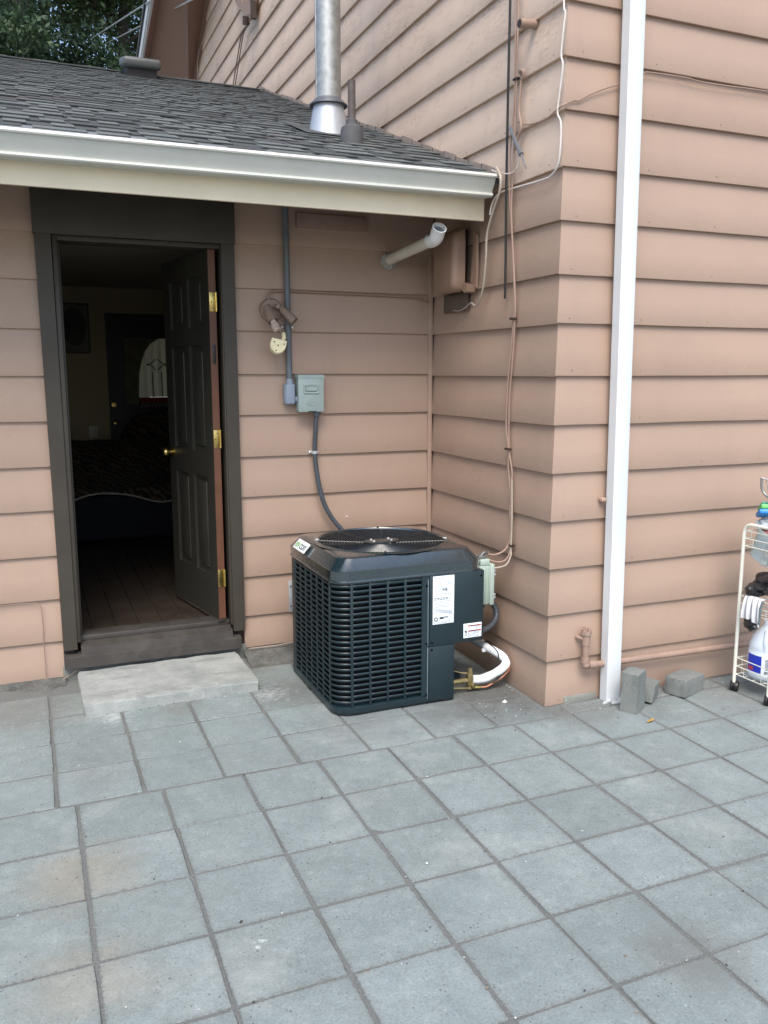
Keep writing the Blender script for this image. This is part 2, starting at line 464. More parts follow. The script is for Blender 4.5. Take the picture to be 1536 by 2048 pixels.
# ---------------------------------------------------------------- mesh helpers
class G:
    def __init__(s):
        s.v, s.f, s.m = [], [], []

    def add(s, vs, fs, mi=0):
        o = len(s.v)
        s.v += [tuple(v) for v in vs]
        s.f += [tuple(i + o for i in f) for f in fs]
        s.m += [mi] * len(fs)
        return s

    def box(s, lo, hi, mi=0, mat=None):
        x0, y0, z0 = lo
        x1, y1, z1 = hi
        vs = [(x0, y0, z0), (x1, y0, z0), (x1, y1, z0), (x0, y1, z0), (x0, y0, z1), (x1, y0, z1), (x1, y1, z1), (x0, y1, z1)]
        if mat is not None:
            vs = [mat @ Vector(v) for v in vs]
        return s.add(vs, [(0, 3, 2, 1), (4, 5, 6, 7), (0, 1, 5, 4), (1, 2, 6, 5), (2, 3, 7, 6), (3, 0, 4, 7)], mi)

    def bbox(s, lo, hi, bev=0.004, mi=0, mat=None, seg=2):
        bm = bmesh.new()
        bmesh.ops.create_cube(bm, size=1.0)
        for v in bm.verts:
            v.co = Vector([(lo[i] + hi[i]) / 2 + v.co[i] * (hi[i] - lo[i]) for i in range(3)])
        bmesh.ops.bevel(bm, geom=bm.edges[:], offset=bev, segments=seg, affect='EDGES', profile=0.5)
        return s.bm(bm, mi, mat)

    def bm(s, bm, mi=0, mat=None):
        bm.verts.ensure_lookup_table()
        bm.verts.index_update()
        s.add([(mat @ v.co) if mat is not None else v.co.copy() for v in bm.verts], [[v.index for v in f.verts] for f in bm.faces], mi)
        bm.free()
        return s

    def tube(s, path, r, seg=8, mi=0, caps=True, smooth_n=0):
        P = [Vector(p) for p in path]
        if smooth_n:
            P = spline(P, smooth_n)
        rs = r if isinstance(r, (list, tuple)) else [r] * len(P)
        if len(rs) != len(P):
            rs = [rs[0] + (rs[-1] - rs[0]) * i / (len(P) - 1) for i in range(len(P))]
        vs, fs = [], []
        t0 = (P[1] - P[0]).normalized()
        up = Vector((0, 0, 1)) if abs(t0.z) < 0.9 else Vector((1, 0, 0))
        n = t0.cross(up).normalized()
        for i, p in enumerate(P):
            t = ((P[i + 1] if i + 1 < len(P) else p) - (P[i - 1] if i else p)).normalized()
            n = (n - t * n.dot(t)).normalized()
            b = t.cross(n)
            for k in range(seg):
                a = 2 * math.pi * k / seg
                vs.append(p + (n * math.cos(a) + b * math.sin(a)) * rs[i])
        for i in range(len(P) - 1):
            for k in range(seg):
                k2 = (k + 1) % seg
                fs.append((i * seg + k, i * seg + k2, (i + 1) * seg + k2, (i + 1) * seg + k))
        if caps:
            fs.append(tuple(range(seg))[::-1])
            fs.append(tuple((len(P) - 1) * seg + k for k in range(seg)))
        return s.add(vs, fs, mi)

    def lathe(s, prof, seg=24, mi=0, mat=None, caps=True):
        vs, fs = [], []
        for (r, z) in prof:
            for k in range(seg):
                a = 2 * math.pi * k / seg
                v = Vector((r * math.cos(a), r * math.sin(a), z))
                vs.append(mat @ v if mat is not None else v)
        for i in range(len(prof) - 1):
            for k in range(seg):
                k2 = (k + 1) % seg
                fs.append((i * seg + k, i * seg + k2, (i + 1) * seg + k2, (i + 1) * seg + k))
        if caps:
            fs.append(tuple(range(seg))[::-1])
            fs.append(tuple((len(prof) - 1) * seg + k for k in range(seg)))
        return s.add(vs, fs, mi)

    def prism(s, poly, vec, mi=0):
        vec = Vector(vec)
        n = len(poly)
        vs = [Vector(p) for p in poly] + [Vector(p) + vec for p in poly]
        fs = [tuple(range(n))[::-1], tuple(range(n, 2 * n))] + [(i, (i + 1) % n, (i + 1) % n + n, i + n) for i in range(n)]
        return s.add(vs, fs, mi)

    def quad(s, a, b, c, d, mi=0):
        return s.add([a, b, c, d], [(0, 1, 2, 3)], mi)

    def mesh(s, name, mats, sharp=35, smooth=True):
        me = bpy.data.meshes.new(name)
        me.from_pydata(s.v, [], s.f)
        for m in (mats if isinstance(mats, (list, tuple)) else [mats]):
            me.materials.append(m)
        me.polygons.foreach_set('material_index', s.m)
        bm = bmesh.new()
        bm.from_mesh(me)
        bmesh.ops.recalc_face_normals(bm, faces=bm.faces[:])
        bm.to_mesh(me)
        bm.free()
        if smooth:
            me.polygons.foreach_set('use_smooth', [True] * len(me.polygons))
            me.set_sharp_from_angle(angle=math.radians(sharp))
        me.update()
        return me

    def obj(s, name, mats, parent=None, sharp=35, smooth=True, **tags):
        return link(name, s.mesh(name, mats, sharp, smooth), parent, **tags)


def spline(P, n):
    out = []
    for i in range(len(P) - 1):
        p0 = P[i - 1] if i else P[i] * 2 - P[i + 1]
        p1, p2 = P[i], P[i + 1]
        p3 = P[i + 2] if i + 2 < len(P) else P[i + 1] * 2 - P[i]
        for k in range(n):
            t = k / n
            out.append(0.5 * (2 * p1 + (p2 - p0) * t + (2 * p0 - 5 * p1 + 4 * p2 - p3) * t * t + (3 * p1 - p0 - 3 * p2 + p3) * t ** 3))
    out.append(P[-1].copy())
    return out


def link(name, me, parent=None, label=None, cat=None, group=None, kind=None):
    o = bpy.data.objects.new(name, me)
    C.objects.link(o)
    if parent is not None:
        o.parent = parent
    tag(o, label, cat, group, kind)
    return o


def tag(o, label=None, cat=None, group=None, kind=None):
    if label:
        o['label'] = label
    if cat:
        o['category'] = cat
    if group:
        o['group'] = group
    if kind:
        o['kind'] = kind
    return o


def thing(name, label, cat, loc=(0, 0, 0), group=None):
    o = bpy.data.objects.new(name, None)
    C.objects.link(o)
    o.empty_display_size = 0.1
    o.location = loc
    return tag(o, label, cat, group)


def at(o, parent_loc):
    """mesh written in world coordinates but parented under an Empty that stands at parent_loc"""
    o.matrix_parent_inverse = Matrix.Translation(-Vector(parent_loc))
    return o


def part(g, name, mats, root, sharp=35, smooth=True, **tags):
    o = g.obj(name, mats, root, sharp, smooth, **tags)
    o.matrix_parent_inverse = wmat(root).inverted()
    return o


def wmat(o):
    m = o.matrix_parent_inverse @ Matrix.LocRotScale(o.location, o.rotation_euler, o.scale)
    return wmat(o.parent) @ m if o.parent else Matrix.LocRotScale(o.location, o.rotation_euler, o.scale)


# ---------------------------------------------------------------- the ground and the patio
g = G()
g.quad((-400, -400, -0.06), (400, -400, -0.06), (400, 400, -0.06), (-400, 400, -0.06))
g.obj('ground', simple('yard_soil', (0.20, 0.19, 0.165), 0.95, var=0.2, scale=0.7, bump=0.4), kind='structure')

g = G()
nx, ny = 60, 60
vs, fs = [], []
for j in range(ny + 1):
    for i in range(nx + 1):
        x = -5.2 + i * 9.4 / nx
        y = -5.6 + j * 5.9 / ny
        vs.append((x, y, -0.0030 + 0.0022 * noise.noise(Vector((x * 3, y * 3, 0)))))
for j in range(ny):
    for i in range(nx):
        a = j * (nx + 1) + i
        fs.append((a, a + 1, a + nx + 2, a + nx + 1))
g.add(vs, fs)
g.box((-5.2, -5.6, -0.058), (4.2, 0.3, -0.03))
patio = g.obj('patio', M_SAND, kind='structure')

g = G()
vs, fs = [], []
NXS, NYS = 60, 8
for j in range(NYS + 1):
    for i in range(NXS + 1):
        x = -1.19 + 1.20 * i / NXS
        t = j / NYS
        y = 0.03 - 0.30 * t - 0.03 * noise.noise(Vector((x * 5, 1, 0))) * t
        z = 0.056 * (1 - t) ** 1.5 - 0.006 * t + 0.010 * noise.noise(Vector((x * 9, y * 9, 3))) * (1 - t)
        vs.append((x, y, z - 0.004))
for j in range(NYS):
    for i in range(NXS):
        a = j * (NXS + 1) + i
        fs.append((a, a + 1, a + NXS + 2, a + NXS + 1))
g.add(vs, fs)
g.obj('soil_strip', M_SOIL, kind='structure')


def soil_edge(pts, width, hgt, seed):
    """thin wedge of washed-out soil lying along the foot of a wall; pts run along the wall, normal to the left"""
    q = G()
    vs, fs = [], []
    n = 70
    (x0, y0), (x1, y1) = pts
    d = Vector((x1 - x0, y1 - y0, 0))
    nn = Vector((-d.y, d.x, 0)).normalized()
    for i in range(n + 1):
        b = Vector((x0, y0, 0)) + d * (i / n)
        w = width * (0.62 + 0.9 * noise.noise(Vector((i * 0.16, seed, 0))) + 0.35 * noise.noise(Vector((i * 0.5, seed, 3))))
        w = max(0.015, w)
        for j in range(6):
            t = j / 5
            p = b + nn * w * t
            z = hgt * (1 - t) ** 1.3 + 0.004 * noise.noise(p * 30) * (1 - t) + 0.0035 - 0.006 * t * t
            vs.append((p.x, p.y, z))
    for i in range(n):
        for j in range(5):
            a = i * 6 + j
            fs.append((a, a + 1, a + 7, a + 6))
    q.add(vs, fs)
    q.obj('soil_strip', M_SOIL, kind='structure')


soil_edge(((0.005, -0.2), (0.005, -1.30)), -0.13, 0.014, 1)
soil_edge(((0.0, -1.295), (2.6, -1.295)), -0.085, 0.016, 2)
soil_edge(((-2.15, 0.0), (-4.5, 0.0)), 0.16, 0.016, 3)


def paver_mesh(sx, sy, seed):
    """slab with a worn, slightly uneven arris; origin at the centre of its top"""
    r = random.Random(seed)
    hx, hy = sx / 2, sy / 2
    out = []
    n = 4

    def ring(ins, z, j):
        pts = []
        for (ax, ay, bx, by) in ((-1, -1, 1, -1), (1, -1, 1, 1), (1, 1, -1, 1), (-1, 1, -1, -1)):
            for k in range(n):
                u = k / n
                x = (ax + (bx - ax) * u) * (hx - ins)
                y = (ay + (by - ay) * u) * (hy - ins)
                if k == 0:
                    x -= math.copysign(0.003, x)
                    y -= math.copysign(0.003, y)
                pts.append((x + r.uniform(-j, j), y + r.uniform(-j, j), z + r.uniform(-j, j) * 0.3))
        return pts
    A, B, D = ring(0.0005, -0.045, 0.0), ring(0.0005, -0.004, 0.0014), ring(0.0030, 0.0, 0.0013)
    m = 4 * n
    q = G()
    fs = []
    for o in (0, m):
        for k in range(m):
            fs.append((o + k, o + (k + 1) % m, o + m + (k + 1) % m, o + m + k))
    q.add(A + B + D, fs)
    q.add(D, [tuple(range(m))])
    return q.mesh('paver', M_PAVER, sharp=60)


PV = {}


def paver(x0, x1, y0, y1):
    key = (round(x1 - x0, 3), round(y1 - y0, 3))
    full = abs(key[0] - 0.3122) < 0.002 and abs(key[1] - 0.3082) < 0.002
    var = rnd.randrange(8) if full else 0
    if (key, var) not in PV:
        PV[(key, var)] = paver_mesh(key[0], key[1], len(PV) + 3)
    o = link('paver', PV[(key, var)], patio)
    o.location = ((x0 + x1) / 2 + rnd.uniform(-.0026, .0026), (y0 + y1) / 2 + rnd.uniform(-.0026, .0026), rnd.uniform(-.0015, .0015))
    o.rotation_euler = (rnd.uniform(-.004, .004), rnd.uniform(-.004, .004), rnd.uniform(-.005, .005) + (rnd.choice((0, math.pi)) if full else 0))
    return o


PIT, S = 0.3185, 0.3122
# front field: joints at x = -2.167 + k*pitch, y = -1.428 - k*pitch*0.98
for i in range(-9, 13):
    for j in range(0, 10):
        xa = -2.167 + i * PIT + 0.0031
        ya = -1.424 - (j + 1) * 0.3145 + 0.0031
        if j >= 9 or (i < -5 and j < 0):
            continue
        if math.hypot(xa + 2.2, ya + 4.6) < 0.3:
            pass
        paver(xa, xa + S, ya, ya + 0.3082)
# back field, shifted by a fifth of a slab
for i in range(-8, 8):
    xa = -2.237 + i * 0.3175 + 0.0037
    if xa > -0.05:
        continue
    for (y0, y1) in ((-1.4165, -1.1255), (-1.1175, -0.8285), (-0.8205, -0.5225), (-0.5145, -0.217)):
        x1 = min(xa + 0.3100, -0.01)
        if x1 - xa < 0.06:
            continue
        if y0 > -0.6 and -2.1 < xa < -1.5:
            continue
        paver(xa, x1, y0, y1)
for i in range(7, 13):
    xa = -2.167 + i * PIT + 0.006
    if xa + S > 0.02:
        paver(max(xa, 0.0), xa + S, -1.414, -1.318)

# ---------------------------------------------------------------- the house
house = thing('house', 'brownish pink house with lap siding, an open door and a tall gable', 'house')
EXP = 0.229


def wallroot(name):
    o = bpy.data.objects.new(name, None)
    C.objects.link(o)
    o.parent = house
    o.empty_display_size = 0.1
    return o


def board(root, mat, conv, u0, u1, z0, z1, m0=0, m1=0, seed=0, name='siding_board', rough=0.0012):
    """one lap board; conv(u, d, z) gives world coordinates; m0/m1 = +1 or -1 mitres the ends"""
    n = max(3, int(abs(u1 - u0) / 0.16))
    prof = [(0.0205, z0 + 0.001), (0.0012, z0), (0.0, z0 + 0.003), (0.0095, (z0 + z1) / 2), (0.0195, z1 + 0.018), (0.0215, z1 + 0.018)]
    vs, fs = [], []
    k = len(prof)
    for i in range(n + 1):
        for j, (d, z) in enumerate(prof):
            u = u0 + (u1 - u0) * i / n
            if i == 0:
                u += m0 * d
            if i == n:
                u += m1 * d
            ns = noise.noise(Vector((u * 2.3 + seed * 7.1, seed * 3.3, 0)))
            nf = noise.noise(Vector((u * 9.0 + seed * 5.7, seed, 4)))
            dz = (ns * 0.0030 + nf * rough) if j in (0, 1, 2) else 0
            dd = (noise.noise(Vector((u * 1.7, seed * 2.9, 9))) * 0.0022 + nf * rough * 0.4) if j in (1, 2, 3) else 0
            vs.append(conv(u, d + dd, z + dz))
    for i in range(n):
        for j in range(k):
            j2 = (j + 1) % k
            fs.append((i * k + j, i * k + j2, (i + 1) * k + j2, (i + 1) * k + j))
    fs.append(tuple(range(k)))
    fs.append(tuple(n * k + j for j in range(k))[::-1])
    q = G()
    q.add(vs, fs)
    return q.obj(name, mat, root, sharp=40)


cvB = lambda u, d, z: (u, d, z)
cvS = lambda u, d, z: (d, u, z)
cvF = lambda u, d, z: (u, -1.30 + d, z)
wb = wallroot('back_wall')
ws = wallroot('side_wall')
wf = wallroot('front_wall')
zl = {0: -0.02, 1: 0.216, 2: 0.445, 3: 0.677, 4: 0.916, 5: 1.141, 6: 1.372, 7: 1.600, 8: 1.8325, 9: 2.071, 10: 2.297, 11: 2.52}
zr = {0: 0.02, 1: 0.237, 2: 0.468, 3: 0.698, 4: 0.926, 5: 1.152, 6: 1.384, 7: 1.609, 8: 1.842, 9: 2.068, 10: 2.300, 11: 2.53}
for k in range(0, 11):
    board(wb, M_SIDX, cvB, -5.6, -2.150 - 0.0061 * zl[k + 1], zl[k], zl[k + 1], seed=k + 1)
    board(wb, M_SIDX, cvB, -1.176, -0.021, max(zr[k], 0.05) if k == 0 else zr[k], zr[k + 1], seed=k + 40)
for o, (a, b) in ((wb, (-0.022, 0.004)),):
    q = G()
    q.bbox((a, -0.006, 0.03), (b, 0.02, 2.56), 0.003)
    q.obj('corner_trim', M_PINK, o)
zs = {0: -0.002, 1: 0.226, 2: 0.454, 3: 0.689, 4: 0.915, 5: 1.146, 6: 1.372, 7: 1.598, 8: 1.837, 9: 2.056, 10: 2.291, 11: 2.519, 12: 2.755, 13: 2.981, 14: 3.203}
zf = {0: -0.002, 1: 0.226, 2: 0.456, 3: 0.686, 4: 0.918, 5: 1.148, 6: 1.374, 7: 1.601, 8: 1.840, 9: 2.056, 10: 2.290, 11: 2.521, 12: 2.758, 13: 2.974, 14: 3.199}
for k in range(15, 30):
    zs[k] = 3.203 + (k - 14) * 0.2295
    zf[k] = 3.199 + (k - 14) * 0.2295
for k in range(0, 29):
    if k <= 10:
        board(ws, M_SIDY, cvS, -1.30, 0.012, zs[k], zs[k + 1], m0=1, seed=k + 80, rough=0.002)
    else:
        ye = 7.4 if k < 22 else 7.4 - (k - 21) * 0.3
        board(ws, M_SIDWLIT, cvS, -1.30, ye, zs[k], zs[k + 1], m0=1, seed=k + 80, rough=0.002)
for k in range(0, 22):
    board(wf, M_SIDF, cvF, 0.0, 5.2, zf[k], zf[k + 1], m0=1, seed=k + 130)
q = G()       # sheathing behind the boards, so that no light leaks in
q.box((0.03, -1.27, 0.0), (5.2, -1.255, 6.2))
q.obj('sheathing', M_DARKWOOD, wf)
q = G()
q.box((0.024, -1.25, 0.0), (0.045, 7.4, 7.0))
q.obj('sheathing', M_DARKWOOD, ws)
q = G()
q.box((-5.6, 0.026, 0.0), (-2.10, 0.12, 2.56))
q.box((-1.235, 0.026, 0.0), (-0.03, 0.12, 2.56))
q.box((-2.10, 0.026, 2.30), (-1.235, 0.12, 2.56))
q.obj('sheathing', M_DARKWOOD, wb)
q = G()       # footing seen at the foot of the front wall
q.bbox((0.11, -1.31, -0.03), (0.30, -1.26, 0.032), 0.01)
q.obj('footing', M_BASE, wf)
q = G()
q.bbox((-2.16, -0.005, -0.03), (-1.17, 0.02, 0.075), 0.006)
q.obj('footing', M_BASE, wb)

M_NAIL = simple('painted_nail', mul(PINK, 0.72), 0.5)


def nails(root, cv, u0, u1, zz, step, seed):
    r = random.Random(seed)
    q = G()
    for k, z in zz.items():
        u = u0 + 0.08
        while u < u1 - 0.05:
            if r.random() < 0.7:
                uu, z_, d = u + r.uniform(-0.012, 0.012), z + 0.024 + r.uniform(-0.004, 0.004), 0.0012
                ring = [cv(uu + 0.0034 * math.cos(a), d - 0.0014, z_ + 0.0034 * math.sin(a)) for a in [k2 * math.pi / 3 for k2 in range(6)]]
                back = [cv(uu + 0.0042 * math.cos(a), d + 0.004, z_ + 0.0042 * math.sin(a)) for a in [k2 * math.pi / 3 for k2 in range(6)]]
                q.add(ring + back, [(0, 1, 2, 3, 4, 5)] + [(i, (i + 1) % 6, (i + 1) % 6 + 6, i + 6) for i in range(6)])
            u += step
    q.obj('nail_heads', M_NAIL, root, kind='stuff')


nails(wb, cvB, -1.17, -0.03, {k: z for k, z in zr.items() if 0 < k < 11}, 0.406, 1)
nails(wb, cvB, -3.4, -2.18, {k: z for k, z in zl.items() if 0 < k < 11}, 0.406, 2)
nails(wf, cvF, 0.0, 2.4, {k: z for k, z in zf.items() if k < 16}, 0.406, 3)
nails(ws, cvS, -1.28, -0.02, {k: z for k, z in zs.items() if k < 11}, 0.406, 4)
nails(ws, cvS, -1.28, 5.0, {k: z for k, z in zs.items() if k >= 11}, 0.406, 5)

# --- door frame
dfr = wallroot('door_frame')


def dpart(name, boxes, mat, bev=0.004, **tags):
    q = G()
    for lo, hi in boxes:
        q.bbox(lo, hi, bev)
    return q.obj(name, mat, dfr, **tags)


def slanted(name, pts_lo, pts_hi, y0, y1, mat):
    q = G()
    (a0, a1), (b0, b1) = pts_lo, pts_hi
    za, zb = 0.165, 2.288
    q.prism([(a0, y0, za), (a1, y0, za), (b1, y0, zb), (b0, y0, zb)], (0, y1 - y0, 0))
    return q.obj(name, mat, dfr)


slanted('casing', (-2.152, -2.082), (-2.166, -2.090), -0.022, 0.03, M_TRIM)
slanted('casing', (-1.243, -1.178), (-1.252, -1.181), -0.022, 0.03, M_TRIM)
dpart('jamb', [((-2.086, -0.012, 0.20), (-2.062, 0.14, 2.285))], M_TRIM, 0.003)
dpart('jamb', [((-1.256, -0.012, 0.20), (-1.234, 0.14, 2.285))], M_TRIM, 0.003)
dpart('door_stop', [((-2.062, 0.05, 0.21), (-2.050, 0.085, 2.28))], M_TRIM, 0.002)
dpart('header_board', [((-2.172, -0.030, 2.287), (-1.176, 0.02, 2.56))], M_TRIM, 0.004)
dpart('head_jamb', [((-2.062, -0.008, 2.262), (-1.256, 0.14, 2.286))], M_TRIM, 0.003)
q = G()       # stepped wooden sill
q.prism([(-2.152, -0.050, 0.070), (-2.152, -0.050, 0.128), (-2.152, -0.034, 0.136), (-2.152, 0.04, 0.140), (-2.152, 0.04, 0.070)], (0.945, 0, 0.0))
q.obj('sill_board', M_SILL, dfr)
q = G()
q.prism([(-2.064, -0.030, 0.136), (-2.064, -0.026, 0.172), (-2.064, 0.06, 0.198), (-2.064, 0.06, 0.136)], (0.812, 0, 0))
q.obj('sill_nosing', M_SILL, dfr)
q = G()
q.bbox((-2.062, 0.035, 0.19), (-1.256, 0.15, 0.222), 0.006)
q.obj('threshold', M_SILL, dfr)

# --- the open door
door = wallroot('door')
ddir = Vector((-0.153, 0.766, 0)).normalized()
dnor = Vector((-ddir.y, ddir.x, 0))            # outward face of the leaf, looks into the opening (-x)
hinge = Vector((-1.318, 0.020, 0.235))


def dp(u, w, z):
    """door coordinates: u along the leaf from the hinge edge, w behind the outer face, z up"""
    return hinge + ddir * u - dnor * w + Vector((0, 0, z))


def dbox(q, u0, u1, w0, w1, z0, z1, bev=0.0, mi=0):
    mat = Matrix(((ddir.x, -dnor.x, 0, hinge.x), (ddir.y, -dnor.y, 0, hinge.y), (0, 0, 1, hinge.z), (0, 0, 0, 1)))
    if bev:
        q.bbox((u0, w0, z0), (u1, w1, z1), bev, mi, mat)
    else:
        q.box((u0, w0, z0), (u1, w1, z1), mi, mat)


q = G()
W, H = 0.69, 2.025
cols = [(0.0, 0.105), (0.305, 0.385), (0.585, 0.69)]
for a, b in cols:
    dbox(q, a, b, 0.0, 0.042, 0, H)
rails = [(0, 0.24), (0.80, 0.94), (1.53, 1.63), (1.90, H)]
for a, b in ((0.105, 0.305), (0.385, 0.585)):
    for z0, z1 in rails:
        dbox(q, a, b, 0.0, 0.042, z0, z1)
q.obj('stile_and_rail', M_DOOR, door, smooth=False)
for a, b in ((0.105, 0.305), (0.385, 0.585)):
    for z0, z1 in ((0.24, 0.80), (0.94, 1.53), (1.63, 1.90)):
        q = G()
        dbox(q, a, b, 0.014, 0.034, z0, z1)
        dbox(q, a + 0.03, b - 0.03, 0.004, 0.03, z0 + 0.03, z1 - 0.03, 0.009)
        q.obj('door_panel', M_DOOR, door)
q = G()
dbox(q, -0.003, -0.0005, 0.001, 0.041, 0.0, H)
q.obj('door_edge', M_WOODEDGE, door, smooth=False)
q = G()
dbox(q, 0.0, W, 0.0, 0.045, -0.018, -0.002, 0.003)
q.obj('door_sweep', M_TRIM, door)
for z in (0.235, 1.02, 1.755):
    q = G()
    dbox(q, -0.0055, -0.0032, 0.002, 0.036, z - 0.05, z + 0.05, 0.001)
    for zz in (-0.032, 0, 0.032):
        c = dp(-0.006, 0.018 + (0.006 if zz else -0.005), z + zz)
        q.lathe([(0.0035, -0.0006), (0.0035, 0.0008)], 8, 1, Matrix.Translation(c) @ ddir.to_track_quat('Z', 'Y').to_matrix().to_4x4())
    c0 = dp(-0.009, 0.040, z - 0.05)
    q.tube([c0, c0 + Vector((0, 0, 0.1))], 0.0055, 8)
    q.obj('hinge', [M_BRASS, M_DARKWOOD], door)
q = G()
dbox(q, -0.005, -0.0032, 0.012, 0.030, 1.43, 1.53, 0.0008)
q.obj('latch_plate', M_BLACKP, door)
for w, sgn in ((-0.0, -1), (0.042, 1)):
    q = G()
    c = dp(W - 0.065, w, 0.905)
    ax = -dnor * sgn
    mt = Matrix.Translation(c) @ ax.to_track_quat('Z', 'Y').to_matrix().to_4x4()
    q.lathe([(0.03, 0), (0.03, 0.006), (0.011, 0.01), (0.011, 0.03), (0.024, 0.038), (0.027, 0.05), (0.02, 0.062), (0.004, 0.065)], 16, 0, mt)
    q.obj('door_knob', M_BRASS, door)

# --- eave of the low wing: fascia, soffit, roof
q = G()
q.bbox((-5.6, -0.700, 2.374), (-0.052, -0.680, 2.56), 0.003)
q.obj('fascia', M_FASCIA, house)
q = G()
q.box((-5.6, -0.68, 2.535), (-0.004, -0.001, 2.55))
q.obj('soffit', M_SOFFIT, house)
q = G()
q.bbox((-0.83, -0.008, 2.40), (-0.415, 0.01, 2.478), 0.003)
for sx_ in (-0.80, -0.62, -0.44):
    q.box((sx_, -0.0105, 2.412), (sx_ + 0.006, -0.0078, 2.418))
q.obj('cover_plate', simple('cover_plate_paint', (0.27, 0.185, 0.14), 0.6), wb)

SL = 0.374
zroof = lambda y: 2.868 + SL * y
th = math.atan(SL)
roof = wallroot('roof')
q = G()
yA, yB = -0.765, 3.72
q.prism([(-5.7, yA, zroof(yA) - 0.012), (-5.7, yB, zroof(yB) - 0.012), (-5.7, 8.2, zroof(yB) - 0.012 - SL * 4.5), (-5.7, 8.2, zroof(yB) - 0.10 - SL * 4.5), (-5.7, yB, zroof(yB) - 0.10), (-5.7, yA, zroof(yA) - 0.04)], (5.699, 0, 0))
q.obj('roof_deck', M_SHB, roof, smooth=False)


def shingle_mesh(seed, wl=1.0):
    """laminated shingle: a base sheet with random thicker tabs; local x along the eave, y up the slope"""
    r = random.Random(seed)
    q = G()
    q.prism([(0, 0, 0.0075), (0, 0.17, 0.002), (0, 0.17, 0.0), (0, 0, 0.0035)], (wl, 0, 0), 1)
    x = r.uniform(0, 0.08)
    while x < wl - 0.03:
        w = min(r.choice((0.09, 0.13, 0.17, 0.21, 0.28)), wl - 0.002 - x)
        if w > 0.04:
            y0 = r.uniform(-0.003, 0.001)
            q.prism([(x, y0, 0.0122), (x, 0.165, 0.005), (x, 0.165, 0.003), (x, y0, 0.0072)], (w, 0, 0), 0 if r.random() < 0.8 else 1)
            q.m[-1] = 1
        x += w + r.choice((0.04, 0.07, 0.10, 0.14))
    return q.mesh('shingle', [M_SHA, M_SHB], sharp=20, smooth=False)


SHM = [shingle_mesh(i) for i in range(9)]
SHS = [shingle_mesh(20 + i, 0.4) for i in range(5)]
ncourse = 34
slen = (3.72 + 0.765) / math.cos(th)
pitch = slen / ncourse
for c in range(ncourse):
    s = c * pitch
    y = -0.765 + s * math.cos(th)
    x = -0.012 - rnd.uniform(0.0, 0.001)
    first = True
    while x > (-4.6 if c < 20 else -3.6):
        if first:
            ms = rnd.choice(SHS)
            w = 0.4
            if rnd.random() < 0.5:
                first = False
                continue
        else:
            ms = rnd.choice(SHM)
            w = 1.0
        first = False
        o = link('shingle', ms, roof)
        o.location = (x - w, y, zroof(y) - 0.006)
        o.rotation_euler = (th + rnd.uniform(-.004, .004), rnd.uniform(-.002, .002), rnd.uniform(-.003, .003))
        x -= w + 0.002
q = G()
for i in range(6):
    x0 = -0.015 - i * 0.93
    q.prism([(x0, -0.790, zroof(-0.79) + 0.004), (x0, -0.70, zroof(-0.70) + 0.002), (x0, -0.70, zroof(-0.70) - 0.006), (x0, -0.790, zroof(-0.79) - 0.001)], (-0.927, 0, 0))
q.obj('starter_strip', simple('starter_strip_granules', (0.15, 0.165, 0.18), 0.9, var=0.1, scale=200), roof, smooth=False)
for i in range(18):
    q = G()
    x0 = -0.02 - i * 0.2
    z = zroof(3.72)
    q.prism([(x0, 3.57, z - 0.056 + 0.02), (x0, 3.72, z + 0.012 + (0.003 if i % 2 else 0)), (x0, 3.87, z - 0.036), (x0, 3.87, z - 0.046), (x0, 3.72, z + 0.002), (x0, 3.57, z - 0.046)], (-0.198, 0, 0))
    q.obj('ridge_cap', M_SHB, roof, smooth=False)
M_FLASH = simple('painted_flashing', (0.34, 0.27, 0.225), 0.55, 0.2, var=0.2, scale=20, dirt=0.3)
for i in range(31):
    y0 = -0.72 + i * 0.145
    q = G()
    hgt = 0.024 + rnd.uniform(-0.006, 0.008)
    q.prism([(-0.0045, y0, zroof(y0) - 0.005), (-0.0045, y0 + 0.139, zroof(y0 + 0.139) - 0.005), (-0.0045, y0 + 0.139, zroof(y0 + 0.139) + hgt), (-0.0045, y0, zroof(y0) + hgt)], (0.003, 0, 0))
    q.prism([(-0.006, y0 + 0.139, zroof(y0 + 0.139)), (-0.006, y0 + 0.144, zroof(y0 + 0.144)), (-0.006, y0 + 0.144, zroof(y0 + 0.144) + hgt), (-0.006, y0 + 0.139, zroof(y0 + 0.139) + hgt)], (0.004, 0, 0), 1)
    q.obj('step_flashing', [M_FLASH, M_SHB], roof, smooth=False)

# --- rake overhang of the tall gable
eav = wallroot('gable_eave')
q = G()
q.add([(0.03, 4.2, 7.07), (0.03, 7.7, 4.80), (-0.60, 7.7, 5.42), (-0.545, 4.2, 6.70), (0.03, 4.2, 7.17), (0.03, 7.7, 4.90), (-0.60, 7.7, 5.52), (-0.545, 4.2, 6.80)],
      [(0, 1, 2, 3), (7, 6, 5, 4), (0, 3, 7, 4), (1, 0, 4, 5), (2, 1, 5, 6), (3, 2, 6, 7)])
q.obj('rake_soffit', M_RAKESOFFIT, eav, smooth=False)
q = G()
A0, A1 = Vector((-0.548, 4.2, 6.70)), Vector((-0.604, 7.9, 5.33))
B0, B1 = Vector((-0.62, 4.2, 6.71)), Vector((-0.645, 7.9, 5.325))
q.add([A0, A1, B1, B0, A0 + Vector((0, 0, .13)), A1 + Vector((0, 0, .13)), B1 + Vector((0, 0, .13)), B0 + Vector((0, 0, .13))],
      [(0, 1, 2, 3), (7, 6, 5, 4), (0, 3, 7, 4), (1, 0, 4, 5), (2, 1, 5, 6), (3, 2, 6, 7)])
q.tube([(-0.585, 4.2, 6.70), (-0.625, 7.9, 5.32)], 0.012, 8)
q.obj('rake_board', M_WHITE, eav, smooth=False)
